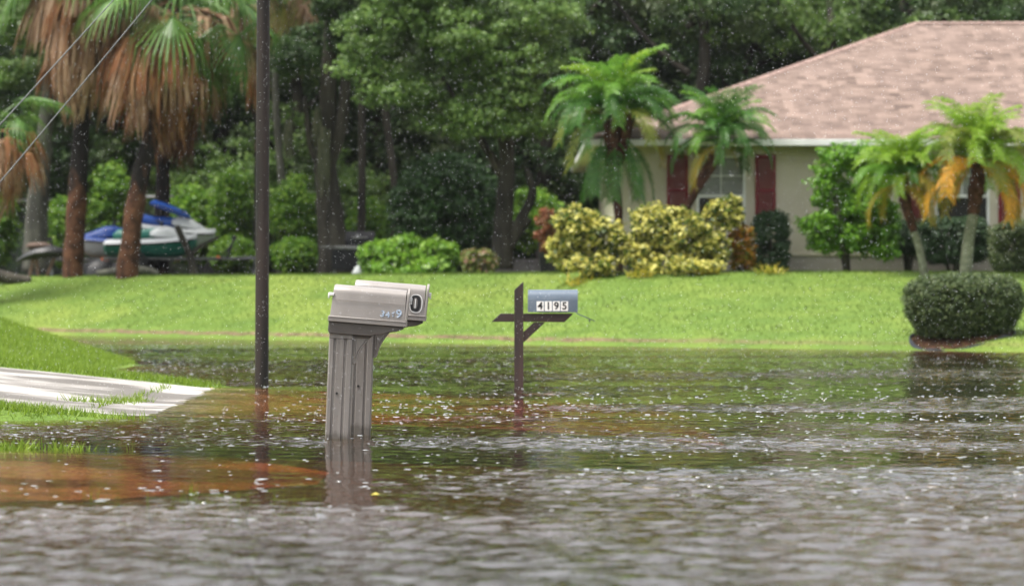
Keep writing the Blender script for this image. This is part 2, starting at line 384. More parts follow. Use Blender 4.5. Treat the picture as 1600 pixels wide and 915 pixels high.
bmesh.ops.holes_fill(bm, edges=[e for e in bm.edges if e.is_boundary], sides=0)
for f in bm.faces:
    if f.normal.z < .5: f.smooth = False
bmesh.ops.recalc_face_normals(bm, faces=[f for f in bm.faces if not f.smooth or len(f.verts) > 4]) if False else None
bm.to_mesh(me); bm.free(); water = link('water', me); tag(water, kind='structure')

# raindrop splashes standing on the water
M_splash = mat('splash_white_water_glint', (.32, .34, .36, 1), rough=.15, spec=.8)  # aerated white, with sky glint put into the base colour
n = 3600; Yp = 13.2 + 47*rng.random(n*4)**.85; xp = (rng.random(n*4)-.5)*2*(Yp*.158+.3)
keep = (H(xp, Yp) < -.012) & (rng.random(n*4) < np.clip(.25+.9*wob(xp*1.1, Yp*2.2, .9), .1, 1)); xp = xp[keep][:n]; Yp = Yp[keep][:n]
base = []; K = 7
V = []; 
zw = wave(xp, Yp)
for x, y, z0 in zip(xp, Yp, zw):
    r = .005 + .013*random.random()**1.8; h = random.uniform(.0006, .0020)*(1 if y < 24 else 1.4); e = random.uniform(1.0, 1.7)*(1.5 if y < 18 else 1)
    ring0 = [(x+r*e*math.cos(2*PI*j/K), y+r*math.sin(2*PI*j/K), z0-.001) for j in range(K)]
    ring1 = [(x+r*e*.55*math.cos(2*PI*j/K), y+r*.55*math.sin(2*PI*j/K), z0+h) for j in range(K)]
    V.append((ring0, ring1))
ms = MB()
for r0, r1 in V:
    nn = ms.n; ms.v += r0+r1; ms.n += 2*K
    ms.f += [(nn+j, nn+(j+1) % K, nn+K+(j+1) % K, nn+K+j) for j in range(K)] + [tuple(nn+K+j for j in range(K))]; ms.mi += [0]*(K+1)
spl = ms.build('rain_splashes', M_splash); tag(spl, 'white raindrop splashes dotting the flood water', 'splashes', kind='stuff')

# falling rain
M_rain = mat('rain_drop', (.75, .77, .8, 1), rough=.1, spec=.8)  # pale base colour stands in for sky light refracted in the drops
n = 15000; Yr = 15 + 22*rng.random(n); xr = (rng.random(n)-.5)*2*(Yr*.153); zr = .02 + rng.random(n)*(.91+.09*Yr)
a = rng.uniform(.0009, .0018, n)[:, None]; C = np.stack([xr, Yr, zr], -1)
dirs = np.array([[.9, 0, 0], [-.9, 0, 0], [0, .9, 0], [0, -.9, 0], [.25, 0, 1.9], [-.25, 0, -1.9]])
vv = (C[:, None, :] + dirs[None]*a[:, :, None]).reshape(-1, 3)
tri = np.array([[0,2,4],[2,1,4],[1,3,4],[3,0,4],[2,0,5],[1,2,5],[3,1,5],[0,3,5]])
ff = (tri[None] + (np.arange(n)*6)[:, None, None]).reshape(-1, 3)
me = bpy.data.meshes.new('falling_rain'); me.from_pydata(vv.tolist(), [], ff.tolist()); me.materials.append(M_rain)
tag(link('falling_rain', me), 'fine raindrops falling over the flooded street', 'rain', kind='stuff')

# ------------------------------------------------------------------ rain haze
g = NT('rain_haze'); pv = g.n('ShaderNodeVolumePrincipled'); pv.inputs['Color'].default_value = (.93, .96, 1, 1); pv.inputs['Density'].default_value = .00009
g.l(pv.outputs[0], g.out.inputs['Volume']); mh = MB(); mh.box(-45, 45, -6, 112, -1.7, 16.5)
tag(mh.build('haze', g.m), 'thin grey veil of rain in the air over the whole street', 'haze', kind='stuff')

# ------------------------------------------------------------------ grass blades
def blades(name, x, y, h, wd, m, label, zoff=0.0, lean=.35, zmin=-9, top=None):
    z = H(x, y) + zoff; k = z > zmin; x, y, z = x[k], y[k], z[k]; n = len(x)
    h = (np.broadcast_to(h, (len(k),))[k])*rng.uniform(.5, 1.3, n)
    an = rng.uniform(0, 2*PI, n); dx = np.cos(an)*wd; dy = np.sin(an)*wd; le = rng.normal(size=(n, 2))*lean*h[:, None]
    v = np.empty((n, 3, 3)); v[:, 0] = np.stack([x-dx, y-dy, z], -1); v[:, 1] = np.stack([x+dx, y+dy, z], -1); v[:, 2] = np.stack([x+le[:, 0], y+le[:, 1], z+h], -1)
    me = npmesh(name, v.reshape(-1, 3), None, m, 3); o = link(name, me); return tag(o, label, 'grass', kind='stuff')
M_grass = leafmat('grass_blades', [(.11, .18, .018), (.18, .28, .026), (.27, .37, .045)], .45, .5)
M_grass_far = leafmat('lawn_blades', [(.075, .135, .020), (.112, .178, .024), (.165, .225, .036)], .4, .6, patch=((.085, .125, .022), .55, .5))
# far lawn
n = 150000; x = rng.uniform(-14, 12, n); y = rng.uniform(46, 85, n); z = H(x, y); k = z > .015; x, y, z = x[k], y[k], z[k]
x0b, x1b = x, y
blades('lawn_grass', x, y, .055, .007, M_grass_far, 'bright wet lawn grass on the far bank', lean=.5)
# near hump
n = 90000; x = rng.uniform(-8.5, -2.5, n); y = rng.uniform(33.0, 46, n); k = H(x, y) > .002; x, y = x[k], y[k]
blades('verge_grass', x, y, .06, .0045, M_grass, 'green grass on the near bank behind the driveway', lean=.45)
# driveway edges, joints, strips
def strip(pts, n, wdt):
    pts = np.array(pts, float); seg = rng.integers(0, len(pts)-1, n); t = rng.random(n)[:, None]
    p = pts[seg]*(1-t)+pts[seg+1]*t + rng.normal(size=(n, 2))*wdt; return p[:, 0], p[:, 1]
E = [strip([(-6.5, 33.0), (-4.95, 33.0), (-2.95, 33.05)], 2600, .1), strip([(-6.4, 24.95), (-3.3, 24.85)], 5200, .17), strip([(-4.2, 24.75), (-2.75, 24.85)], 500, .12),
     strip([(-3.2, 26.2), (-3.18, 28), (-3.2, 32.0)], 160, .03), strip([(-3.5, 26.9), (-3.15, 27.4), (-3.05, 28.4)], 260, .05),
     strip([(-6, 19.85), (-3.05, 19.85)], 1500, .1), strip([(-3.1, 19.85), (-2.45, 19.85)], 240, .06)]
x = np.concatenate([e[0] for e in E]); y = np.concatenate([e[1] for e in E])
blades('edge_grass', x, y, .065, .005, M_grass, 'grass growing along the driveway edges and joints', lean=.45, zoff=.0)
# sparse blades standing in the water
E = [strip([(-2.9, 24.9), (-1.0, 24.7), (-.2, 24.8)], 34, .1), strip([(-3.0, 15.25), (-1.2, 15.0), (-.9, 15.2)], 34, .12), strip([(-2.7, 32.95), (-1.9, 33.0), (0.5, 33.4)], 30, .1)]
cx = np.array([PX(520, 22.6), PX(300, 15.4), PX(304, 15.5), PX(290, 15.9), PX(140, 15.3), PX(205, 19.8)]); cy = np.array([22.6, 15.4, 15.5, 15.9, 15.3, 19.8])
xx = np.concatenate([e[0] for e in E] + [np.repeat(cx, 7)+rng.normal(size=42)*.008]); yy_ = np.concatenate([e[1] for e in E] + [np.repeat(cy, 7)+rng.normal(size=42)*.01])
n = len(xx); hh = rng.uniform(.02, .07, n); an = rng.normal(size=n)*.4
v = np.empty((n, 3, 3)); v[:, 0] = np.stack([xx-.003, yy_, np.full(n, -.12)], -1); v[:, 1] = np.stack([xx+.003, yy_, np.full(n, -.12)], -1); v[:, 2] = np.stack([xx+an*hh, yy_, hh], -1)
tag(link('drowned_grass', npmesh('drowned_grass', v.reshape(-1, 3), None, M_grass, 3)), 'lone grass blades poking up through the water', 'grass', kind='stuff')
# blades of the drowned ridges, just breaking the surface
x = rng.uniform(-12, 1, 14000); y = interp(x, [-12, -6, 0, 6], [52, 50.0, 49.2, 48]) + rng.normal(size=14000)*.22
x2 = rng.uniform(-1.0, 2.8, 2500); y2 = interp(x2, [-2, 6], [41.2, 40.0]) + rng.normal(size=2500)*.15
x = np.concatenate([x, x2]); y = np.concatenate([y, y2]); n = len(x); hh = rng.uniform(.002, .022, n); an = rng.normal(size=n)*.8
v = np.empty((n, 3, 3)); v[:, 0] = np.stack([x-.012, y, np.full(n, -.05)], -1); v[:, 1] = np.stack([x+.012, y, np.full(n, -.05)], -1); v[:, 2] = np.stack([x+an*hh, y+an*hh, hh], -1)
tag(link('swale_grass', npmesh('swale_grass', v.reshape(-1, 3), None, M_grass_far, 3)), 'pale green grass tips of a drowned ridge in the water', 'grass', kind='stuff')

# ------------------------------------------------------------------ house
YE, YW = 69.6, 70.25; EX0, EX1 = PX(915, YE), 24.0; D = 7.62; EZ = PZ(217, YE); RZ = PZ(36, YE+D); GZ = 1.27
g = NT('roof_shingles'); b = g.n('ShaderNodeBsdfPrincipled'); setp(b, None, .8, .25)
uv = g.n('ShaderNodeUVMap'); bt = g.n('ShaderNodeTexBrick'); g.l(uv.outputs[0], bt.inputs['Vector'])
bt.inputs['Scale'].default_value = 1; bt.inputs['Brick Width'].default_value = .30; bt.inputs['Row Height'].default_value = .14; bt.inputs['Mortar Size'].default_value = .006
bt.inputs['Color1'].default_value = (.075, .051, .041, 1); bt.inputs['Color2'].default_value = (.24, .172, .14, 1); bt.inputs['Mortar'].default_value = (.15, .095, .08, 1); bt.inputs['Bias'].default_value = 0
bt.offset = .37; bt.offset_frequency = 2
bt2 = g.n('ShaderNodeTexBrick'); g.l(uv.outputs[0], bt2.inputs['Vector']); bt2.inputs['Scale'].default_value = 1
bt2.inputs['Brick Width'].default_value = .21; bt2.inputs['Row Height'].default_value = .28; bt2.inputs['Mortar Size'].default_value = 0; bt2.offset = .61; bt2.offset_frequency = 3
bt2.inputs['Color1'].default_value = (.08, .054, .044, 1); bt2.inputs['Color2'].default_value = (.275, .20, .165, 1)
c = mixc(g, .5, bt.outputs[0], bt2.outputs[0])
c = mixc(g, mrange(g, noise(g, uv.outputs[0], .7, 5), .4, .65, 0, .35), c, (.20, .145, .125))
g.l(c, b.inputs['Base Color']); bu = g.n('ShaderNodeBump'); bu.inputs['Distance'].default_value = .008; g.l(bt.outputs['Fac'], bu.inputs['Height']); bu.invert = True; g.l(bu.outputs[0], b.inputs['Normal'])
g.l(b.outputs[0], g.out.inputs[0]); M_roof = g.m
M_stucco = mat('cream_stucco', (.54, .49, .39, 1), (.48, .435, .34, 1), 1.3, .85, .2, bump=.004, bscale=60)
M_stucco2 = mat('grey_stucco_base', (.33, .30, .27, 1), (.26, .24, .21, 1), 1.5, .85, .2, bump=.004, bscale=60)
M_white = mat('white_trim', (.72, .72, .69, 1), (.62, .62, .59, 1), 3, .5)
M_red = mat('dark_red_shutter', (.19, .014, .022, 1), (.14, .011, .017, 1), 4, .5, spec=.25)
g = NT('window_glass'); b = g.n('ShaderNodeBsdfPrincipled'); setp(b, (.05, .055, .05, 1), .04, .8); b.inputs['Alpha'].default_value = .35; g.l(b.outputs[0], g.out.inputs[0]); M_glass = g.m
M_blind = mat('pale_blinds', (.55, .58, .52, 1), rough=.7)
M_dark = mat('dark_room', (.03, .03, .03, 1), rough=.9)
house = thing('house', 'cream single storey house with pinkish shingle hip roof and dark red shutters', 'house', (EX0, YW, GZ))
def loc(px, py, Y=YW): return PX(px, Y)-EX0, PZ(py, Y)-GZ
HL = EX1-EX0; ez = EZ-GZ; rz = RZ-GZ; yo = YE-YW   # front eave y in local = yo (negative)
# roof planes
c00 = (0, yo, ez); c10 = (HL, yo, ez); c11 = (HL, yo+2*D, ez); c01 = (0, yo+2*D, ez); r0 = (D, yo+D, rz); r1 = (HL-D, yo+D, rz)
me = bpy.data.meshes.new('roof'); vs = [c00, c10, c11, c01, r0, r1]; fs = [(0, 1, 5, 4), (1, 2, 5), (2, 3, 4, 5), (3, 0, 4)]
me.from_pydata(vs, [], fs); uvl = me.uv_layers.new(name='UVMap'); sl_ = math.hypot(D, rz-ez)/D
for pi, p in enumerate(me.polygons):
    for li in p.loop_indices:
        x_, y_, z_ = me.vertices[me.loops[li].vertex_index].co
        uvl.data[li].uv = {0: (x_, (y_-yo)*sl_), 1: (y_, (HL-x_)*sl_), 2: (x_, (yo+2*D-y_)*sl_), 3: (y_, x_*sl_)}[pi]
me.materials.append(M_roof); roof = link('roof', me, house)
def caps(a, b_, name, sag=0):
    m = MB(); a = Vector(a); b_ = Vector(b_); L = (b_-a).length; nn = int(L/.2); t = (b_-a).normalized(); s_ = t.cross(Vector((0, 0, 1))).normalized(); u = s_.cross(t)
    for i in range(nn):
        p = a + t*(i*L/nn); q = a + t*((i+1.12)*L/nn); up0 = u*.035; up1 = u*.018
        m.add([p-s_*.13-u*.02, p+up0, p+s_*.13-u*.02, q-s_*.13-u*.03, q+up1, q+s_*.13-u*.03], [(0, 1, 4, 3), (1, 2, 5, 4), (0, 2, 1), (3, 4, 5)])
    return m.build(name, M_cap, roof)
M_cap = mat('ridge_shingles', (.30, .21, .18, 1), (.20, .135, .115, 1), 6, .8, .25)
caps(c00, r0, 'hip_cap'); caps(c10, r1, 'hip_cap'); caps(r0, r1, 'ridge_cap')
# fascia / gutter, soffit
m = MB(); th = .14
for (xa, xb, ya, yb) in ((-.02, HL+.02, yo-.05, yo+.03), (-.02, .06, yo+.03, yo+2*D), (HL-.06, HL+.02, yo+.03, yo+2*D), (-.02, HL+.02, yo+2*D, yo+2*D+.05)):
    m.box(xa, xb, ya, yb, ez-th, ez-.012)
m.build('fascia', M_white, house, bevel=.01)
m = MB(); m.box(.06, HL-.06, yo+.03, .02, ez-th+.01, ez-th+.03); m.box(.06, .68, .02, yo+2*D, ez-th+.01, ez-th+.03); m.build('soffit', M_stucco, house)
# front wall with window openings
wins = [(1088, 1165, 243, 352), (1461, 1546, 243, 352)]
ops = []
for a_, b_, t_, d_ in wins:
    x0, zt = loc(a_, t_); x1, zb = loc(b_, d_); ops.append((x0, x1, zb, zt))
m = MB(); zb0 = .42; zt0 = ez-th+.02; xcur = .65
for x0, x1, zb, zt in ops:
    m.box(xcur, x0, 0, .2, zb0, zt0); m.box(x0, x1, 0, .2, zb0, zb); m.box(x0, x1, 0, .2, zt, zt0); xcur = x1
m.box(xcur, HL-.65, 0, .2, zb0, zt0)
m.box(.65, .85, .2, 2*D+2*yo, -.3, zt0); m.box(HL-.85, HL-.65, .2, 2*D+2*yo, -.3, zt0); m.box(.85, HL-.85, 2*D+2*yo-.2, 2*D+2*yo, -.3, zt0)
m.build('wall', M_stucco, house)
m = MB(); m.box(.63, HL-.63, -.05, .2, -.4, .40); m.build('plinth', M_stucco2, house)
m = MB(); m.box(.6, HL-.6, -.075, .2, .40, .46); m.build('sill_band', M_stucco, house, bevel=.01)
for x0, x1, zb, zt in ops:
    m = MB(); fw = .055
    m.box(x0, x0+fw, -.03, .09, zb, zt).box(x1-fw, x1, -.03, .09, zb, zt).box(x0+fw, x1-fw, -.03, .09, zt-fw, zt).box(x0+fw, x1-fw, -.03, .09, zb, zb+fw)
    wf = m.build('window', M_white, house)
    zm = zb + (zt-zb)*.42
    m = MB(); m.box(x0+fw, x1-fw, .0, .06, zm-.03, zm+.03); xm = (x0+x1)/2
    m.box(xm-.012, xm+.012, .012, .035, zm+.03, zt-fw).box(x0+fw, xm-.012, .012, .035, (zm+zt)/2-.012, (zm+zt)/2+.012).box(xm+.012, x1-fw, .012, .035, (zm+zt)/2-.012, (zm+zt)/2+.012)
    m.build('sash', M_white, wf)
    m = MB(); m.add([(x0+fw, .045, zb+fw), (x1-fw, .045, zb+fw), (x1-fw, .045, zt-fw), (x0+fw, .045, zt-fw)], [(0, 1, 2, 3)]); m.build('pane', M_glass, wf)
    m = MB(); zc = zt-fw-.01
    while zc > zm-.02:
        m.box(x0+fw+.01, x1-fw-.01, .10, .125, zc-.04, zc-.003, M=None); zc -= .045
    m.build('blind', M_blind, wf)
    m = MB(); m.box(x0-.3, x1+.3, .6, .65, zb-.3, zt+.1); m.build('room_dark_panel', M_dark, wf)  # dark panel set behind the blind to stand in for the unlit room
for a_, b_, t_, d_ in ((1042, 1075, 242, 352), (1180, 1212, 242, 352), (1415, 1448, 242, 352), (1560, 1594, 242, 352)):
    x0, zt = loc(a_, t_); x1, zb = loc(b_, d_); m = MB()
    m.box(x0, x0+.05, -.045, -.002, zb, zt).box(x1-.05, x1, -.045, -.002, zb, zt)
    for q in (zb, (zb+zt)/2-.03, zt-.06): m.box(x0+.05, x1-.05, -.045, -.002, q, q+.06)
    zc = zb+.07
    while zc < zt-.08:
        m.box(x0+.05, x1-.05, -.036, -.006, zc, zc+.022); zc += .035
    m.build('shutter', M_red, house)

# ------------------------------------------------------------------ mailboxes
g = NT('taupe_plastic'); b = g.n('ShaderNodeBsdfPrincipled'); setp(b, None, .36, .5)
tc = g.n('ShaderNodeTexCoord'); P = tc.outputs['Object']
c = ramp(g, noise(g, P, 7, 5, (1, 1, .5)), [(.3, (.225, .202, .188)), (.7, (.275, .25, .234))])
c = mixc(g, mrange(g, noise(g, P, 90, 3, (1, 1, .3)), .64, .72, 0, .5), c, (.33, .31, .29))
g.l(c, b.inputs['Base Color']); bu = g.n('ShaderNodeBump'); bu.inputs['Distance'].default_value = .0006; g.l(noise(g, P, 120, 3), bu.inputs['Height']); g.l(bu.outputs[0], b.inputs['Normal'])
g.l(b.outputs[0], g.out.inputs[0]); M_taupe = g.m
M_taupe_d = mat('dark_taupe_plastic', (.10, .085, .076, 1), (.075, .064, .058, 1), 8, .4)
g = NT('post_plastic'); b = g.n('ShaderNodeBsdfPrincipled'); setp(b, None, .34, .5); tc = g.n('ShaderNodeTexCoord'); P = tc.outputs['Object']
c = ramp(g, noise(g, P, 6, 6, (1, 1, .22)), [(.32, (.165, .147, .134)), (.66, (.222, .20, .184))])
c = mixc(g, mrange(g, noise(g, P, 30, 5, (1, 1, .10)), .56, .72, 0, .45), c, (.30, .28, .26))
spz = g.n('ShaderNodeSeparateXYZ'); g.l(P, spz.inputs[0]); wl = math_(g, 'ADD', spz.outputs['Z'], math_(g, 'MULTIPLY', math_(g, 'SUBTRACT', noise(g, P, 22, 4), .5), .10))
c = mixc(g, mrange(g, wl, .055, .02, 0, .6), c, (.06, .05, .038))
c = mixc(g, mrange(g, noise(g, P, 60, 3), .68, .74, 0, .6), c, (.09, .075, .06))
g.l(c, b.inputs['Base Color']); bu = g.n('ShaderNodeBump'); bu.inputs['Distance'].default_value = .0006; g.l(noise(g, P, 90, 3), bu.inputs['Height']); g.l(bu.outputs[0], b.inputs['Normal']); g.l(b.outputs[0], g.out.inputs[0]); M_taupe_p = g.m
M_pale = mat('white_plastic', (.75, .74, .73, 1), rough=.4)
M_blk = mat('black_ink', (.012, .012, .014, 1), rough=.35)
M_sil = mat('silver_sticker', (.62, .68, .78, 1), (.25, .33, .45, 1), 160, .25, metal=.6, lo=.45, hi=.55)
M_wsticker = mat('white_sticker', (.82, .82, .80, 1), rough=.45)
M_screw = mat('dark_screw', (.03, .028, .026, 1), rough=.4, metal=.5)
def text_mesh(s, size, m, depth=.001, bold=.0):
    cu = bpy.data.curves.new('t', 'FONT'); cu.body = s; cu.size = size; cu.extrude = depth; cu.align_x = 'CENTER'; cu.align_y = 'CENTER'; cu.offset = bold
    o = bpy.data.objects.new('t', cu); COL.objects.link(o); bpy.context.view_layer.update()
    me = bpy.data.meshes.new_from_object(o.evaluated_get(bpy.context.evaluated_depsgraph_get())); bpy.data.objects.remove(o); bpy.data.curves.remove(cu)
    me.name = 'house_number'; me.materials.clear(); me.materials.append(m); return me
def arch(w_, hs, ht, n=10, taper=0.0, flatten=2.4):
    """cross section (y,z): sides to hs, rounded top to ht"""
    p = [(-w_/2, 0), (w_/2, 0), (w_/2-taper, hs)]
    for i in range(1, n):
        a_ = PI*i/n; cx_ = math.copysign(abs(math.cos(a_))**(2/flatten), math.cos(a_)); cz_ = abs(math.sin(a_))**(2/flatten)
        p.append(((w_/2-taper)*cx_, hs+(ht-hs)*cz_))
    p.append((-w_/2+taper, hs)); return p
def plastic_mailbox(label, loc_, tilt, boxtilt, yaw=0):
    t = thing('mailbox', label, 'mailbox', loc_, (0, R(tilt), R(yaw)), 'matching taupe plastic mailboxes on posts')
    # post, cross section with two grooves on the street-side face
    W, Dp = .148, .13; w2 = W/2
    prof = [(-w2+.006, -Dp/2), (-.046, -Dp/2), (-.042, -Dp/2+.012), (-.030, -Dp/2+.012), (-.026, -Dp/2+.002), (.020, -Dp/2+.002), (.024, -Dp/2+.012), (.036, -Dp/2+.012), (.040, -Dp/2), (w2-.006, -Dp/2), (w2, -Dp/2+.006),
            (w2, -.030), (w2-.008, -.026), (w2-.008, .026), (w2, .030), (w2, Dp/2-.006), (w2-.006, Dp/2), (-w2+.006, Dp/2), (-w2, Dp/2-.006), (-w2, -Dp/2+.006)]
    m = MB(); m.prism(prof, -.75, .625, 'z'); po = m.build('post', M_taupe_p, t, smooth='auto', bevel=.002)
    m = MB(); m.box(-w2, w2, -Dp/2, Dp/2, .6253, .668); m.box(-.046, .040, -Dp/2-.0025, -Dp/2+.01, .6255, .634); m.build('post_cap', M_taupe_p, po, bevel=.005)
    m = MB()
    m.tube([(-.012, -Dp/2-.004, .285), (-.012, -Dp/2+.01, .285)], .0075, 10); m.build('screw', M_screw, po)
    # bracket under the box
    a_ = [(w2, .668), (w2+.118, .668)]; 
    for i in range(9):
        u = i/8; a_.append((w2+.112-.085*math.sin(u*PI/2)**.9, .655-.165*u**.85 if u < 1 else .49))
    a_ += [(w2+.018, .474), (w2, .474)]
    m = MB(); m.prism(a_, -.045, .045, 'y')
    rim = [(w2+.014, .652), (w2+.092, .652)] + [(w2+.088-.066*math.sin(i/6*PI/2)**.9, .64-.125*(i/6)**.85) for i in range(7)] + [(w2+.014, .512)]
    rp = [(p[0], -.0465, p[1]) for p in rim]; m.tube(rp + [rp[0]], .0045, 6, cap=False)
    orim = [(p[0], -.0455, p[1]) for p in a_]; m.tube(orim, .005, 6, cap=False)
    m.build('bracket', M_taupe_p, t, smooth='auto')
    # carrier below the tray
    Bm = Matrix.Translation((0, 0, .69)) @ Matrix.Rotation(R(boxtilt), 4, 'Y') @ Matrix.Translation((0, 0, -.69))
    bx = bpy.data.objects.new('mailbox_body', None)
    m = MB(); m.prism([(-.082, .672), (-.074, .655), (.19, .655), (.212, .667), (.245, .669), (.30, .688), (.34, .695), (.385, .715), (.385, .73), (-.082, .73)], -.082, .082, 'y', M=Bm)
    m.prism([(-.070, .640), (.175, .640), (.195, .654), (-.074, .654)], -.055, .055, 'y', M=Bm)
    m.build('carrier', M_taupe_d, t, bevel=.004)
    m = MB(); m.box(-.086, .403, -.108, .108, .7305, .7645, M=Bm); m.box(-.083, .400, -.112, -.108, .757, .763, M=Bm); m.build('tray', M_taupe, t, bevel=.004)
    # body: arched loft
    rings = []
    for x_, sc_, dz in ((-.076, .93, -.004), (-.068, .985, 0), (.05, 1, 0), (.18, 1, -.001), (.31, 1, -.001), (.388, 1, -.003)):
        A = arch(.205*sc_, .146, .197*(.97+.03*sc_)+dz, 16, .010, 2.3)
        lean_ = .022*(1 if x_ < 0 else 0)
        rings.append([Bm @ Vector((x_ + (zz_/.197)*(.012 if x_ < -.06 else 0) , yy__, .7648+zz_)) for yy__, zz_ in A])
    m = MB(); m.loft(rings); body = m.build('box_body', M_taupe, t, smooth='auto')
    # door with curled lip on the open end
    rings = []
    for x_, sc_ in ((.3885, 1.03), (.396, 1.045), (.402, 1.03)):
        A = arch(.205*sc_, .148, .203, 16, .010, 2.3); rings.append([Bm @ Vector((x_ + zz_/.197*.008, yy__, .766+zz_)) for yy__, zz_ in A])
    m = MB(); m.loft(rings); d = m.build('door', M_taupe, t, smooth='auto')
    m = MB(); m.box(.404, .425, -.016, .016, .885, .915, M=Bm); m.box(.415, .425, -.016, .016, .872, .885, M=Bm); m.build('latch', M_pale, d, bevel=.004)
    m = MB(); m.box(-.093, -.060, -.1, -.07, .888, .908, M=Bm); m.box(-.097, -.088, -.1, -.07, .872, .908, M=Bm); m.build('hinge', M_pale, body, bevel=.004)
    m = MB(); m.box(-.062, .384, -.1032, -.100, .866, .868, M=Bm); m.build('seam', M_taupe, body)
    return t, body, Bm
def place_text(me, parent, Bm, x, y, z, rot=0, sx=1, lean=3):
    o = link('house_number', me, parent); o.matrix_local = Bm @ Matrix.Translation((x, y, z)) @ Matrix.Rotation(R(rot), 4, 'Y') @ Matrix.Rotation(R(90-lean), 4, 'X') @ Matrix.Diagonal((sx, 1, 1, 1)); return o
Y1 = 21.36; t1, b1, Bm = plastic_mailbox('nearest taupe plastic mailbox with worn silver number stickers, standing in the water', (PX(527, Y1), Y1, 0), 2.4, 2.2)
for s_, x_, z_, sz, r_ in (('3', .250, .800, .052, 12), ('4', .282, .797, .052, -3), ('6', .316, .800, .050, 4), ('9', .350, .806, .072, 5)):
    place_text(text_mesh(s_, sz, M_sil, .0008, .0014), b1, Bm, x_, -.1046, z_, r_, 1.1)
Y2 = 21.92; t2, b2, Bm2 = plastic_mailbox('taupe plastic mailbox half hidden behind the nearest one, with a large black 0', (PX(561, Y2), Y2, .030), 2.0, 2.4)
def ring_zero(rx, rz_, wd_, y0, y1, m_, name, parent, Bm, cx_, cz_):
    def sup(a_, rx, rz_): return (math.copysign(abs(math.cos(a_))**.75, math.cos(a_))*rx, math.copysign(abs(math.sin(a_))**.75, math.sin(a_))*rz_)
    K = 28; out = [sup(2*PI*i/K, rx, rz_) for i in range(K)]; inn = [sup(2*PI*i/K, rx-wd_, rz_-wd_) for i in range(K)]
    v = [(cx_+p[0], y0, cz_+p[1]) for p in out] + [(cx_+p[0], y0, cz_+p[1]) for p in inn] + [(cx_+p[0], y1, cz_+p[1]) for p in out] + [(cx_+p[0], y1, cz_+p[1]) for p in inn]
    f = []
    for i in range(K):
        j = (i+1) % K; f += [(i, j, K+j, K+i), (2*K+j, 2*K+i, 3*K+i, 3*K+j), (i, 2*K+i, 2*K+j, j), (K+j, 3*K+j, 3*K+i, K+i)]
    m = MB(); m.add([Bm @ Vector(p) for p in v], f); return m.build(name, m_, parent)
ring_zero(.041, .060, .006, -.1060, -.1035, M_pale, 'number_outline', b2, Bm2, .335, .838)
ring_zero(.033, .053, .0185, -.1085, -.1036, M_blk, 'house_number', b2, Bm2, .330, .840)
m = MB(); m.box(.327, .333, -.1092, -.1036, .81, .87, M=Bm2); m.build('number_outline', M_pale, b2)

# wooden mailbox 4195
M_wood = mat('dark_wet_wood', (.016, .009, .008, 1), (.040, .020, .017, 1), 14, .5, bump=.002, bscale=50, stretch=(1, 1, .12))
M_woodh = mat('dark_wet_wood_arm', (.016, .009, .008, 1), (.044, .022, .019, 1), 14, .5, bump=.002, bscale=50, stretch=(.12, 1, 1))
M_blue = mat('blue_grey_enamel', (.085, .115, .155, 1), (.10, .13, .17, 1), 12, .28, spec=.6)
Y3 = 32.5; K3 = FPX/Y3
t3 = thing('mailbox', 'blue grey metal mailbox numbered 4195 on a dark wooden cross post, door hanging open', 'mailbox', (PX(811, Y3), Y3, 0))
def q3(px, py): return ((px-811)/K3, CAMZ+(457.5-py)/K3)
def pr3(name, pts, y0, y1, m_, bv=.004):
    m = MB(); m.prism([q3(*p) for p in pts], y0, y1, 'y'); return m.build(name, m_, t3, bevel=bv)
pr3('post', [(803.5, 700), (817.8, 700), (817.8, 439.5), (803.5, 453)], -.044, .044, M_wood)
pr3('arm', [(768, 502.5), (803.4, 502.5), (803.4, 489.5), (782, 489.5)], -.03, .03, M_woodh)
pr3('arm', [(817.9, 502.5), (882, 503), (896, 489.5), (817.9, 489.5)], -.03, .03, M_woodh)
pr3('brace', [(817.9, 535), (852, 503.2), (834, 503.2), (817.9, 518)], -.022, .022, M_wood)
bx0, bz0 = q3(824.8, 488); bx1, bz1 = q3(902.5, 453.0); hb = bz1-bz0
m = MB(); m.loft([[(x_, y_*s_, bz0+.0035+z_*s_) for y_, z_ in arch(.17, hb*.52, hb, 16, 0, 2.0)] for x_, s_ in ((bx0, .97), (bx0+.004, 1), (bx1-.03, 1))])
# open front: short collar without a cap
body = m.build('box_body', M_blue, t3, smooth='auto')
m = MB(); A = arch(.176, hb*.52, hb+.003, 16, 0, 2.0); m.loft([[(x_, y_, bz0+.002+z_) for y_, z_ in A] for x_ in (bx1-.032, bx1)], cap=False); A2 = arch(.168, hb*.52, hb-.002, 16, 0, 2.0)
m.loft([[(x_, y_, bz0+.006+z_) for y_, z_ in A2] for x_ in (bx1, bx1-.031)], cap=False); m.build('front_collar', M_blue, body, smooth='auto')
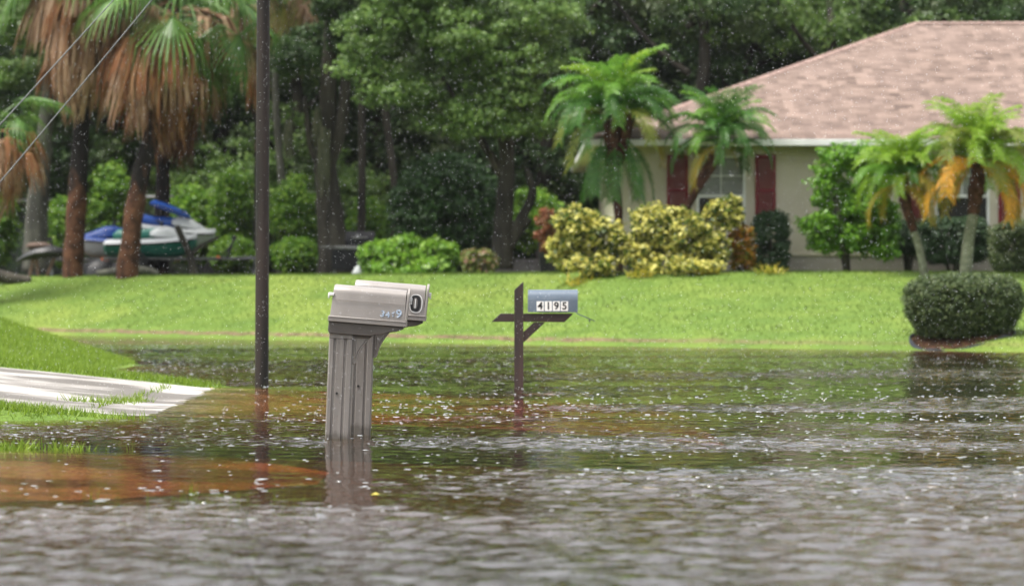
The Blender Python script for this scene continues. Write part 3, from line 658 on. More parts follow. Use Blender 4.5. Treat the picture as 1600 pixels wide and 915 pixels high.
# door flap hanging out on its hinge
hx, hz = q3(900, 489); dx, dz = q3(930, 501.5); an = math.atan2(dz-hz, dx-hx); L = math.hypot(dx-hx, dz-hz)
Dm = Matrix.Translation((hx, 0, hz)) @ Matrix.Rotation(-an, 4, 'Y')
m = MB(); A = arch(.168, .10, L, 12, 0, 2.0); m.prism([(z_, y_) for y_, z_ in A], -.004, .004, 'z', M=Dm); dr = m.build('door', M_blue, t3)
m = MB(); m.box(L*.70, L*.76, -.012, .012, -.022, -.004, M=Dm); m.box(L*.68, L*.80, -.014, .014, -.026, -.022, M=Dm); m.build('latch', M_blue, dr)
for i, ch in enumerate('4195'):
    x_, z_ = q3(844.0+i*12.6, 478)
    m = MB(); m.box(x_-.034, x_+.034, -.0885, -.084, z_-.046, z_+.046); st = m.build('number_sticker', M_wsticker, body)
    o = link('digit', text_mesh(ch, .098, M_blk, .0006, .0022), st); o.matrix_local = Matrix.Translation((x_, -.0900, z_)) @ Matrix.Rotation(R(90), 4, 'X')
m = MB(); m.box(bx0+.1, bx1-.1, -.05, .05, bz0-.0015, bz0+.0015); m.build('mount_plate', M_wood, t3)

# ------------------------------------------------------------------ utility pole + guy wires
YP = 33.6
M_pole = mat('dark_creosoted_pole', (.010, .008, .007, 1), (.030, .021, .018, 1), 10, .55, spec=.3, bump=.003, bscale=40, stretch=(1, 1, .06))
pl = MB(); pts = [(PX(408.5, YP)+i/12*.10/1.0*.35, YP, -.5+i*.66) for i in range(13)]
pl.tube(pts, [.0685-.0006*i for i in range(13)], 20, jit=.012)
pole = pl.build('utility_pole', M_pole, smooth='auto'); tag(pole, 'thin dark wooden utility pole rising out of the water', 'utility pole')
M_wire = mat('grey_guy_cable', (.13, .14, .14, 1), rough=.4, metal=.5)
for (p0, p1, lab) in (((0, 208), (182, 0), 'upper of two slanting grey guy wires at the top left'), ((14, 280), (240, 0), 'lower of two slanting grey guy wires at the top left')):
    sl2 = (p1[1]-p0[1])/(p1[0]-p0[0]); e0 = (-330, p0[1]+sl2*(-330-p0[0])); e1 = (409, p0[1]+sl2*(409-p0[0]))
    m = MB(); a_ = Vector((PX(e0[0], YP), YP-1.2, PZ(e0[1], YP))); b_ = Vector((PX(e1[0], YP), YP, PZ(e1[1], YP)))
    m.tube([a_.lerp(b_, i/8) + Vector((0, 0, -.06*math.sin(PI*i/8))) for i in range(9)], .0062, 8)
    tag(m.build('guy_wire', M_wire, smooth=True), lab, 'cable', 'guy wires of the utility pole')

# ------------------------------------------------------------------ trunks and crowns
def bark(name, c1, c2, sc=3, st=(1, 1, .25), b=.02): return mat(name, c1, c2, sc, .85, .25, bump=b, bscale=sc*4, stretch=st)
M_bark = bark('wet_oak_bark', (.016, .014, .011, 1), (.065, .058, .045, 1))
M_bark2 = bark('grey_lichen_bark', (.035, .035, .03, 1), (.12, .12, .095, 1))
M_palmbark = mat('rusty_palm_bark', (.022, .013, .010, 1), (.10, .045, .026, 1), 2.6, .9, .2, bump=.03, bscale=9, stretch=(1, 1, .6), lo=.34, hi=.50)
M_palmbark_up = mat('charred_palm_bark', (.012, .010, .010, 1), (.09, .036, .02, 1), 1.8, .9, .2, bump=.03, bscale=9, stretch=(1, 1, .6), lo=.58, hi=.70)
g = NT('cabbage_palm_bark'); b = g.n('ShaderNodeBsdfPrincipled'); setp(b, None, .9, .2); tc = g.n('ShaderNodeTexCoord'); P = tc.outputs['Object']
sp_ = g.n('ShaderNodeSeparateXYZ'); g.l(P, sp_.inputs[0])
rust = ramp(g, noise(g, P, 5, 6, (1, 1, .7)), [(.35, (.030, .015, .010)), (.6, (.115, .052, .028))])
hf = math_(g, 'ADD', mrange(g, sp_.outputs['Z'], .8, 3.6, -.25, .45), noise(g, P, 2.2, 5, (1, 1, .5)))
g.l(mixc(g, mrange(g, hf, .56, .70), rust, (.012, .010, .009)), b.inputs['Base Color'])
bu = g.n('ShaderNodeBump'); bu.inputs['Distance'].default_value = .05; g.l(noise(g, P, 11, 5, (1, 1, 1.4)), bu.inputs['Height']); g.l(bu.outputs[0], b.inputs['Normal']); g.l(b.outputs[0], g.out.inputs[0]); M_cabb = g.m
M_dtrunk = mat('date_palm_trunk', (.03, .014, .010, 1), (.10, .045, .03, 1), 9, .9, .2, bump=.02, bscale=24)
M_gtrunk = mat('green_grey_trunk', (.10, .11, .07, 1), (.20, .21, .15, 1), 7, .85, .2, bump=.008, bscale=30, stretch=(1, 1, 1.5))
def tube_trunk(name, pts, rad, m_, parent, limbs=(), k=12, jit=.07):
    m = MB(); 
    def sm(pts, rad, n=5):
        P_ = [Vector(p) for p in pts]; out = []; ro = []
        for i in range(len(P_)-1):
            p0 = P_[max(i-1, 0)]; p1 = P_[i]; p2 = P_[i+1]; p3 = P_[min(i+2, len(P_)-1)]
            for j in range(n):
                t = j/n; out.append(.5*((2*p1)+(-p0+p2)*t+(2*p0-5*p1+4*p2-p3)*t*t+(-p0+3*p1-3*p2+p3)*t**3)); ro.append(rad[i]*(1-t)+rad[i+1]*t)
        out.append(P_[-1]); ro.append(rad[-1]); return out, ro
    a_, r_ = sm(pts, rad); m.tube(a_, r_, k, jit=jit)
    for lp, lr in limbs:
        a_, r_ = sm(lp, lr); m.tube(a_, r_, 8, jit=jit)
    return m.build(name, m_, parent, smooth=True)

L_dark = leafmat('dark_forest_leaves', [(.024, .056, .018), (.046, .095, .026), (.085, .145, .040)], .35, .5, patch=((.11, .14, .06), .5, .5))
L_mid = leafmat('mid_oak_leaves', [(.075, .14, .035), (.13, .23, .05), (.22, .33, .08)], .4, .45, patch=((.10, .145, .06), .7, .52))
F_bright = leafmat('palm_bright', [(.13, .24, .02), (.22, .38, .03), (.33, .46, .05)], .5, .4)
L_bush = leafmat('bright_bush_leaves', [(.055, .15, .014), (.09, .25, .02), (.15, .34, .03)], .4, .4)
L_under = leafmat('understory_leaves', [(.06, .15, .018), (.14, .29, .028), (.26, .42, .045)], .45, .5, patch=((.035, .07, .02), 1.0, .58))
L_moss = leafmat('grey_green_moss', [(.07, .08, .05), (.12, .13, .085), (.18, .18, .12)], .3, .9, spec=.1)

def crown_mesh(name, blobs, nclus, rad, per, L, W, m_, inner=.45, flat=.55, droop=.25, lo=-.9):
    vol = np.array([b_[3]*b_[4]+b_[4]*b_[5]+b_[3]*b_[5] for b_ in blobs]); cnt = np.maximum(4, (nclus*vol/vol.sum()).astype(int)); cs = []
    for b_, c_ in zip(blobs, cnt): cs.append(ellipsoid_shell(c_, b_[:3], b_[3:], inner, lo))
    cs = np.concatenate(cs); rr = rng.uniform(.6, 1.35, len(cs))*rad
    v = cluster_cloud(cs, rr, per, L, W, flat, droop); return npmesh(name, v, None, m_)
def rand_blobs(n, R_, zc, hz, r0, r1):
    out = []
    for i in range(n):
        a_ = random.uniform(0, 2*PI); q = R_*math.sqrt(random.random()); r_ = random.uniform(r0, r1)
        out.append((q*math.cos(a_), q*math.sin(a_), zc+random.uniform(-hz, hz), r_, r_, r_*.72))
    return out
forest_crowns = [crown_mesh('crown', rand_blobs(13, 2.6, 5.0, 3.0, 1.2, 2.0), 620, .42, 46, .17, .085, L_dark),
                 crown_mesh('crown', rand_blobs(13, 2.4, 5.3, 3.3, 1.1, 1.9), 620, .42, 46, .16, .08, L_dark),
                 crown_mesh('crown', rand_blobs(14, 2.8, 4.7, 3.0, 1.2, 1.9), 620, .40, 46, .15, .08, L_mid)]
ft = []
for i in range(3):
    a_ = [(0, 0, -.3), (random.uniform(-.3, .3), 0, 2), (random.uniform(-.6, .6), 0, 5), (random.uniform(-.8, .8), 0, 8.5)]
    limbs = []
    for j in range(5):
        h0 = random.uniform(2.2, 6); an = random.uniform(0, 2*PI); L = random.uniform(1.8, 3)
        s0 = Vector((random.uniform(-.2, .2), 0, h0)); limbs.append(([s0, s0+Vector((math.cos(an)*L*.5, math.sin(an)*L*.5, .8)), s0+Vector((math.cos(an)*L, math.sin(an)*L, 2.0))], [.10, .07, .03]))
    o = tube_trunk('trunk', a_, [.24, .19, .15, .06], M_bark, None, limbs); ft.append(o.data); bpy.data.objects.remove(o)
def gz(x, y): return float(H(x, y))
def forest_tree(px, Y, k, sc, label, rot=None):
    x = PX(px, Y); t = thing('tree', label, 'tree', (x, Y, gz(x, Y)), (0, 0, random.uniform(0, 6.3) if rot is None else rot), 'trees of the wood behind the lawn', (sc, sc, sc*random.uniform(.95, 1.1)))
    link('trunk', ft[k], t); link('crown', forest_crowns[k], t); return t
FT = [(-60, 93, 1, 1.05, 'dark tree at the far left edge behind the dead palm fronds'), (60, 98, 0, 1.1, 'dark leafy tree behind the leftmost palm trunk'), (190, 95, 2, .95, 'leafy tree between the two tall cabbage palms'),
      (330, 97, 1, 1.05, 'dark tree behind the right hand cabbage palm'), (455, 94, 2, .95, 'leafy tree just right of the utility pole'), (590, 98, 0, 1.1, 'dark tree behind the moss hung oak'),
      (700, 100, 1, 1.15, 'dark tree behind the dark round shrub'), (850, 94, 0, 1.1, 'dark tree behind the large feathery palm'), (960, 97, 2, 1.05, 'mid green tree rising above the large feathery palm'),
      (1075, 93, 0, 1.1, 'dark tree touching the left slope of the roof'), (1190, 96, 1, 1.1, 'dark tree above the left slope of the roof'), (1300, 93, 2, 1.0, 'lighter tree above the middle of the roof slope'),
      (1400, 97, 0, 1.15, 'dark tree behind the left end of the roof ridge'), (1510, 94, 1, 1.1, 'dark tree above the roof ridge'), (1610, 97, 2, 1.15, 'lighter tree above the ridge at the right edge')]
for a_ in FT: forest_tree(*a_)
# far-off wood behind
n = 1500; cs = np.stack([rng.uniform(-28, 28, n*3), rng.uniform(103, 108, n*3), 1.0+9.3*rng.random(n*3)], -1)
tag(link('distant_wood', npmesh('distant_wood', cluster_cloud(cs, .9, 34, .50, .30), None, L_dark)), 'dense dark wood closing the view behind the trees', 'wood', kind='stuff')

# big centre oak with bright crown in front
def oak(px, Y, base_px_pts, rad, limbs_px, blobs_px, nclus, label, L_=L_mid, barkm=None, r_=.36, per=64, ll=.13, lw=.07, flat=.5):
    x = PX(px, Y); z = gz(x, Y); t = thing('tree', label, 'tree', (x, Y, z))
    def q(p): return (PX(p[0], Y)-x, (p[2] if len(p) > 2 else 0), PZ(p[1], Y)-z)
    limbs = [([q(p) for p in lp], lr) for lp, lr in limbs_px]
    tube_trunk('trunk', [q(p) for p in base_px_pts], rad, barkm or M_bark, t, limbs)
    s_ = Y/FPX; bl = []
    for bx_, by_, bd_, rx, rz_ in blobs_px: c_ = q((bx_, by_, bd_)); bl.append((c_[0], c_[1], c_[2], rx*s_, rx*s_*.8, rz_*s_))
    link('crown', crown_mesh('crown', bl, nclus, r_, per, ll, lw, L_, flat=flat), t); return t
bl = []
for i in range(26):
    bx_ = random.uniform(590, 860); by_ = random.uniform(-110, 190) ; bl.append((bx_, by_, random.uniform(-2.2, 1.2), random.uniform(55, 85), random.uniform(34, 55)))
bl += [(590, 60, -1.5, 60, 40), (575, 115, -1.5, 45, 22), (620, 150, -1.6, 60, 26), (700, 190, -1, 60, 30), (800, 110, -2, 70, 45), (740, 60, -2, 80, 45), (650, 20, -2, 70, 40), (860, 150, -1.4, 55, 40)]
oak(786, 82, [(783, 420), (786, 360), (792, 250), (780, 140), (770, 0), (762, -60)], [.30, .24, .19, .17, .13, .05],
    [([(790, 380), (815, 340), (832, 300), (822, 262)], [.15, .13, .11, .06]), ([(788, 400), (806, 368), (826, 340)], [.12, .13, .12]), ([(788, 280), (740, 200), (690, 120)], [.12, .09, .04]), ([(785, 200), (830, 120), (860, 60)], [.11, .08, .04])],
    bl, 1150, 'broad bright green oak in the middle with a dark forked trunk')
bl = []
for i in range(16): bl.append((random.uniform(420, 600), random.uniform(-110, 90), random.uniform(-1, 2), random.uniform(35, 65), random.uniform(28, 45)))
tm = oak(520, 84, [(524, 436), (520, 380), (512, 300), (508, 240), (512, 160), (516, 60), (520, -40)], [.46, .37, .30, .27, .22, .17, .08],
    [([(512, 310), (500, 260), (486, 225), (476, 150)], [.16, .13, .10, .05]), ([(512, 260), (532, 200), (540, 120), (545, 0)], [.18, .16, .13, .05])],
    bl, 520, 'tall dark oak hung with pale moss beside the black grill', L_dark)
# moss curtains
def moss(parent, Y, x, spots, m_=L_moss, L=1.3):
    v = []
    z0 = parent.location.z
    for px, py, wd_, ln in spots:
        nn = int(wd_*22); cx_ = PX(px, Y)-x + rng.uniform(-wd_, wd_, nn)*Y/FPX; cz_ = PZ(py, Y)-z0 + rng.uniform(-.2, .2, nn); cy_ = rng.uniform(-.5, .2, nn)
        ln_ = ln*Y/FPX*rng.uniform(.5, 1, nn); w_ = .018
        for a_, b_, c_, l_ in zip(cx_, cy_, cz_, ln_):
            l_ = float(l_); j = random.uniform(-.06, .06); v += [(a_-w_, b_, c_), (a_+w_, b_, c_), (a_+w_*.6+j, b_, c_-l_*.6), (a_-w_*.6+j, b_, c_-l_*.6)]
            v += [(a_-w_*.6+j, b_, c_-l_*.6), (a_+w_*.6+j, b_, c_-l_*.6), (a_+j*1.5+.004, b_, c_-l_), (a_+j*1.5-.004, b_, c_-l_)]
    return link('hanging_moss', npmesh('hanging_moss', np.array(v), None, m_), parent)
moss(tm, 84, PX(520, 84), [(508, 210, 9, 95), (497, 180, 5, 50), (452, 200, 5, 50)])
# ragged grey trunk at far left
oak(58, 86, [(55, 425), (57, 360), (60, 300), (66, 240), (75, 150), (80, 0)], [.36, .30, .26, .22, .16, .06], [([(58, 330), (72, 280), (80, 230)], [.12, .09, .04])],
    [(40, 40, 0, 55, 40), (80, -40, 0, 60, 45), (95, 100, 1, 40, 30), (20, 110, 1, 40, 26)], 170, 'grey lichen covered trunk left of the rust brown palm trunk', L_mid, M_bark2)
# leaning thin trunks in the wood
for px, tx, Y, lab in ((612, 600, 90, 'slender dark trunk left of the dark round shrub'), (436, 430, 90, 'slender grey trunk right of the utility pole'), (560, 566, 91, 'slender dark trunk rising behind the black grill')):
    x = PX(px, Y); t = thing('tree', lab, 'tree', (x, Y, gz(x, Y)))
    tube_trunk('trunk', [(0, 0, -.2), (.1, 0, 2), (PX(tx, Y)-x, 0, 5), (PX(tx, Y)-x+.2, 0, 8)], [.13, .11, .09, .04], M_bark2 if px == 436 else M_bark, t)
    link('crown', crown_mesh('crown', rand_blobs(6, 1.4, 7.4, 1.2, .8, 1.2), 130, .38, 40, .15, .08, L_mid), t)

# ------------------------------------------------------------------ shrubs
def shrub(name, label, cat, px0, px1, py0, py1, Y, m_, nclus, rad, per, L, W, depth=None, box=False, stems=True, flat=.7, inner=.6, group=None, blobs=None, droop=.1, stemm=None, seedz=0, rz=None):
    x0, x1 = PX(px0, Y), PX(px1, Y); zt, zb = PZ(py0, Y), PZ(py1, Y); xc = (x0+x1)/2; g0 = gz(xc, Y); t = thing(name, label, cat, (xc, Y, g0), group=group)
    rx = (x1-x0)/2; rz_ = (zt-zb)/2; ry = depth or rx*.8; zc = (zt+zb)/2-g0
    if blobs is not None:
        cs = []
        for bx_, by_, brx, brz, bd in blobs:
            c_ = (PX(bx_, Y)-xc, bd, PZ(by_, Y)-g0); cs.append(ellipsoid_shell(max(6, int(nclus*brx*brz/sum(b[2]*b[3] for b in blobs))), c_, (brx*Y/FPX, brx*Y/FPX*.8, brz*Y/FPX), inner))
        cs = np.concatenate(cs)
    else:
        d = sphere_dirs(nclus)
        if box:
            d = rng.uniform(-1, 1, (nclus, 3)); ax = rng.integers(0, 3, nclus); d[np.arange(nclus), ax] = np.sign(d[np.arange(nclus), ax]); q4 = (np.abs(d)**5).sum(1, keepdims=True)**.2; d = d/q4
        cs = np.array([0, 0, zc]) + d*(inner+(1-inner)*rng.random((len(d), 1))**.6)*np.array([rx-rad*.5, ry-rad*.5, rz_-rad*.4])
    link('foliage', npmesh('foliage', cluster_cloud(cs, rng.uniform(.7, 1.3, len(cs))*rad, per, L, W, flat, droop), None, m_), t)
    if stems:
        m = MB()
        for i in range(5):
            a_ = random.uniform(0, 2*PI); q = rx*.55
            m.tube([(q*.12*math.cos(a_), q*.12*math.sin(a_), -.1), (q*.5*math.cos(a_), q*.5*math.sin(a_), zc*.6), (q*math.cos(a_), q*math.sin(a_), zc+rz_*.3)], [.035, .025, .01], 6)
        m.build('stem', stemm or M_bark, t, smooth=True)
    return t
L_var = leafmat('yellow_variegated_leaves', [(.04, .08, .012), (.09, .14, .02), (.66, .60, .12), (.8, .76, .28)], .45, .4)
L_croton = leafmat('croton_leaves', [(.05, .10, .02), (.28, .20, .02), (.5, .22, .02), (.16, .03, .02)], .3, .35)
L_clip = leafmat('clipped_dark_leaves', [(.02, .045, .018), (.032, .07, .026), (.05, .095, .035)], .2, .5)
L_clip2 = leafmat('clipped_olive_leaves', [(.035, .06, .02), (.065, .10, .03), (.14, .17, .06)], .25, .5)
L_lig = leafmat('ligustrum_leaves', [(.05, .14, .010), (.11, .26, .014), (.20, .38, .03)], .4, .35)
L_lime = leafmat('lime_shrub_leaves', [(.09, .20, .02), (.17, .34, .03), (.26, .42, .05)], .4, .4)
L_pink = leafmat('pink_tipped_leaves', [(.10, .16, .03), (.20, .26, .05), (.42, .2, .18)], .35, .45)
L_rust = leafmat('rusty_leaves', [(.16, .05, .025), (.28, .10, .04), (.10, .07, .03)], .3, .5)
YB = 67.6
shrub('shrub', 'yellow variegated shrub left of the large palm trunk', 'shrub', 858, 978, 322, 430, YB, L_var, 260, .16, 34, .12, .06, depth=.75, blobs=[(905, 355, 42, 34, 0), (940, 375, 34, 38, .1), (885, 390, 26, 32, .1), (925, 412, 40, 16, -.3), (965, 385, 14, 30, -.1)])
shrub('shrub', 'larger yellow variegated shrub in front of the first red shutter', 'shrub', 975, 1140, 305, 430, YB, L_var, 420, .16, 34, .12, .06, depth=.8, blobs=[(1025, 350, 38, 34, 0), (1065, 370, 46, 42, 0), (1105, 390, 34, 32, 0), (1000, 395, 28, 30, -.1), (1130, 335, 20, 26, .2), (1060, 415, 70, 12, -.3), (1145, 330, 14, 24, .25)])
shrub('shrub', 'small orange and yellow croton between the variegated shrub and the clipped bush', 'shrub', 1135, 1182, 345, 428, 68.0, L_croton, 46, .13, 30, .15, .06, depth=.3)
shrub('shrub', 'rust red leaved shrub left of the yellow shrubs', 'shrub', 838, 872, 310, 400, 70.5, L_rust, 30, .16, 26, .14, .07, depth=.3, stems=False)
shrub('clipped_shrub', 'narrow dark clipped shrub under the second red shutter', 'shrub', 1176, 1233, 329, 428, 69.2, L_clip, 260, .13, 60, .06, .035, depth=.36, box=True, inner=.75)
shrub('small_tree', 'bright green leafy small tree against the wall between the windows', 'small tree', 1250, 1405, 218, 432, 68.6, L_lig, 520, .17, 42, .11, .045, blobs=[(1325, 255, 52, 34, 0), (1370, 262, 34, 32, 0), (1300, 300, 36, 30, 0), (1345, 320, 52, 40, 0), (1285, 350, 36, 22, -.1), (1330, 372, 60, 26, 0), (1380, 350, 24, 44, 0), (1375, 388, 30, 18, -.1), (1290, 378, 26, 16, 0)], inner=.35, stemm=M_bark)
shrub('hedge', 'dark clipped hedge under the right hand window', 'hedge', 1432, 1546, 338, 412, 69.4, L_clip, 420, .15, 60, .065, .035, depth=.5, box=True, inner=.7)
shrub('hedge', 'lower dark shrub left of the leaning palm trunk', 'hedge', 1392, 1446, 342, 400, 69.5, L_clip, 170, .15, 54, .065, .035, depth=.4, inner=.7)
shrub('clipped_shrub', 'olive rounded shrub at the right edge beside the wall', 'shrub', 1548, 1660, 343, 428, 68.2, L_clip2, 520, .15, 60, .06, .035, depth=.7, box=True, inner=.75)
# the big mound on the lawn
YM = 54.8
shrub('clipped_shrub', 'big flat topped clipped shrub alone on the lawn at the right', 'shrub', 1409, 1602, 426, 531, YM, L_clip2, 1, .1, 1, .05, .03, stems=False)
mound = bpy.data.objects[[o.name for o in bpy.data.objects if o.get('label', '').startswith('big flat topped')][0]]
bpy.data.objects.remove(mound.children[0])
xm = mound.location.x; zm = mound.location.z
n = 2300; a_ = rng.uniform(0, 2*PI, n); u = rng.random(n); zt = PZ(429, YM)-zm; zbm = PZ(522, YM)-zm
hh = rng.random(n); topm = rng.random(n) < .42
rad_prof = np.interp(hh, [0, .15, .4, .7, .9, 1], [.68, .82, .96, 1.0, .88, .70]); rr = np.where(topm, np.sqrt(rng.random(n))*.93, rad_prof*rng.uniform(.86, 1, n)); hz_ = np.where(topm, 1-.22*rr**2.5+rng.normal(size=n)*.015, hh)
cs = np.stack([np.cos(a_)*rr*(193/2*YM/FPX-.06), np.sin(a_)*rr*.85, zbm+(zt-zbm-.06)*hz_], -1)
link('foliage', npmesh('foliage', cluster_cloud(cs, rng.uniform(.08, .14, n), 52, .05, .026, .8, -.3, .4), None, leafmat('mound_leaves', [(.03, .055, .016), (.055, .09, .024), (.13, .165, .05)], .25, .5)), mound)
m = MB()
for i in range(9):
    an = i*.7; m.tube([(.25*math.cos(an), .2*math.sin(an), -.1), (.6*math.cos(an), .5*math.sin(an), zt*.55)], [.03, .015], 6)
m.build('stem', M_bark, mound, smooth=True)
M_mulch = mat('dark_mulch', (.025, .016, .011, 1), (.09, .045, .025, 1), 14, .95, .1, bump=.03, bscale=40)
M_edging = mat('black_plastic_edging', (.015, .016, .02, 1), (.035, .04, .05, 1), 6, .7, spec=.15)
m = MB(); K = 40; rings = []
for r_, z_ in ((1.0, -.12), (1.0, .015), (.7, .05), (.05, .07)):
    rings.append([(xm-.02+math.cos(2*PI*j/K)*.80*r_, YM+math.sin(2*PI*j/K)*.86*r_, gz(xm+math.cos(2*PI*j/K)*.80*r_, YM+math.sin(2*PI*j/K)*.95*r_)+z_) for j in range(K)])
m.loft(rings); tag(m.build('mulch_bed', M_mulch, smooth=True), 'round bed of dark mulch under the big clipped shrub', 'planting bed')
m = MB(); rings = []
for r_, dz in ((1.0, -.05), (1.0, 1), (1.025, 1), (1.025, -.05)):
    rings.append([(xm-.02+math.cos(2*PI*j/K)*.83*r_, YM+math.sin(2*PI*j/K)*.90*r_, gz(xm+math.cos(2*PI*j/K)*.83, YM+math.sin(2*PI*j/K)*.99)+(-.05 if dz != 1 else .03+.02*math.sin(j*1.3)+(.03 if 16 < j < 24 else 0))) for j in range(K)])
m.loft(rings, cap=False); tag(m.build('bed_edging', M_edging, smooth=True), 'wavy black plastic edging round the mulch bed', 'edging')

shrub('shrub', 'low lime green shrub right of the black grill', 'shrub', 560, 722, 368, 430, 80, L_lime, 210, .22, 40, .15, .075, blobs=[(600, 402, 38, 26, 0), (640, 396, 34, 26, 0), (680, 402, 36, 26, 0), (640, 418, 70, 12, -.3)])
shrub('shrub', 'sparse pink tipped shrub between the lime shrub and the low wall', 'shrub', 716, 780, 382, 432, 79, L_pink, 42, .16, 22, .12, .06, depth=.3)
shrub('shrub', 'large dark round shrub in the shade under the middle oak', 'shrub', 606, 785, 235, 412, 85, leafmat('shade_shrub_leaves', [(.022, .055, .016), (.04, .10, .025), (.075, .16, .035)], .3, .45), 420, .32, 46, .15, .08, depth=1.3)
UND = [(-40, 30, 290, 425, 90, 'bright undergrowth at the far left edge'), (75, 130, 300, 420, 91, 'green undergrowth left of the rusty palm trunk'), (130, 215, 250, 420, 92, 'undergrowth behind the blue and white watercraft'),
       (255, 345, 285, 415, 91, 'undergrowth behind the blue seated watercraft'), (325, 400, 255, 420, 90, 'bright undergrowth left of the utility pole'), (420, 500, 270, 425, 89, 'bright undergrowth between the utility pole and the mossy oak'),
       (540, 610, 300, 420, 92, 'dim undergrowth behind the black grill'), (780, 880, 290, 395, 90, 'dim undergrowth behind the low grey wall'), (425, 500, 370, 432, 86, 'low weedy bush at the foot of the mossy oak'),
       (330, 400, 365, 428, 87, 'low weedy bush behind the trailer drawbar')]
for i, (a_, b_, c_, d_, Y, lab) in enumerate(UND):
    shrub('undergrowth_bush', lab, 'bush', a_, b_, c_, d_, Y, L_under, 150, .3, 36, .15, .08, depth=.9, inner=.4, stems=False, group='bushes of the undergrowth behind the lawn')
# tiny ground litter: yellow fallen fronds / bromeliads in front of the shrubs
L_yel = leafmat('yellow_ground_leaves', [(.25, .25, .03), (.5, .40, .05), (.20, .28, .03)], .3, .5)
for i, (px, lab) in enumerate(((900, 'small yellow spiky plant below the left variegated shrub'), (1105, 'yellow spiky ground plant below the right variegated shrub'), (1205, 'yellow spiky plant at the foot of the narrow clipped shrub'), (1000, 'green yellow ground plant below the palm trunk'))):
    Y = 66.8; x = PX(px, Y); n = 60; a_ = rng.uniform(0, 2*PI, n); el = rng.uniform(.2, 1.2, n); L = rng.uniform(.15, .4, n); bx_ = rng.uniform(-.25, .25, n); d = np.stack([np.cos(a_)*np.cos(el), np.sin(a_)*np.cos(el), np.sin(el)], -1)
    b0 = np.stack([bx_, rng.uniform(-.1, .1, n), np.zeros(n)], -1); s_ = unit(np.cross(d, np.array([0, 0, 1.])))*.018; mid = b0+d*L[:, None]*.55; tip = b0+d*L[:, None]; tip[:, 2] -= .04
    v = np.stack([b0, mid+s_, tip, mid-s_], 1).reshape(-1, 3); o = link('spiky_plant', npmesh('spiky_plant', v, None, L_yel)); o.location = (x, Y, gz(x, Y)); tag(o, lab, 'plant')

# ------------------------------------------------------------------ feather palms
def pinnate(L, e0, bend, nl, ll, m_, seed, lw=.013, twist=0):
    rs = random.Random(seed); N = 16; pts = []; p = Vector((0, 0, 0)); an = e0; tl = []
    for i in range(N+1):
        pts.append(p.copy()); t = Vector((math.cos(an), 0, math.sin(an))); tl.append(t); p = p + t*(L/N); an -= bend*(1/N)*(.5+1.2*i/N)
    m = MB(); m.tube(pts, [.014*(1-.8*i/N) for i in range(N+1)], 5)
    for i in range(nl):
        f = .14+.86*i/(nl-1); k = f*N; k0 = min(int(k), N-1); p = pts[k0].lerp(pts[k0+1], k-k0); t = tl[k0]; side = Vector((0, 1, 0)); up = side.cross(t)*-1
        if up.z < 0: pass
        l_ = ll*(.35+.65*math.sin(min(1, f*1.15+.12)*PI*.86))*rs.uniform(.85, 1.1)
        for s_ in (-1, 1):
            d = (t*rs.uniform(.6, 1.1) + side*s_ + up*rs.uniform(.0, .45)).normalized(); wv = t*lw
            a0 = p; a1 = p + d*l_*.5; d2 = (d+Vector((0, 0, -.8*rs.uniform(.6, 1.3)))).normalized(); a2 = a1 + d2*l_*.5
            m.add([a0-wv*.6, a0+wv*.6, a1+wv, a1-wv], [(0, 1, 2, 3)]); m.add([a1-wv, a1+wv, a2+wv*.1, a2-wv*.1], [(0, 1, 2, 3)])
    me = bpy.data.meshes.new('frond'); me.from_pydata(m.v, [], m.f); me.materials.append(m_); me.update(); return me
F_green = leafmat('palm_green', [(.035, .11, .018), (.06, .17, .028), (.11, .24, .04)], .4, .4)
F_lime = leafmat('palm_lime', [(.08, .20, .02), (.13, .29, .03), (.20, .37, .05)], .45, .4)
F_olive = leafmat('palm_olive', [(.12, .17, .025), (.19, .24, .035), (.28, .29, .05)], .45, .45)
F_orange = leafmat('palm_orange', [(.55, .26, .02), (.7, .33, .03), (.62, .42, .06)], .4, .5)
F_yellow = leafmat('palm_yellow', [(.36, .30, .03), (.42, .28, .03), (.22, .25, .03)], .4, .5)
TIERS = [(76, 72), (57, 100), (42, 120), (20, 115), (-10, 90), (-50, 40)]
FR = {}
for ci, (cn, cm) in enumerate((('g', F_green), ('l', F_lime), ('o', F_olive), ('r', F_orange), ('y', F_yellow), ('b', F_bright))):
    for ti, (e, bn) in enumerate(TIERS): FR[cn, ti] = pinnate(1.0, R(e), R(bn), 50, .27, cm, ci*10+ti, lw=.0085)
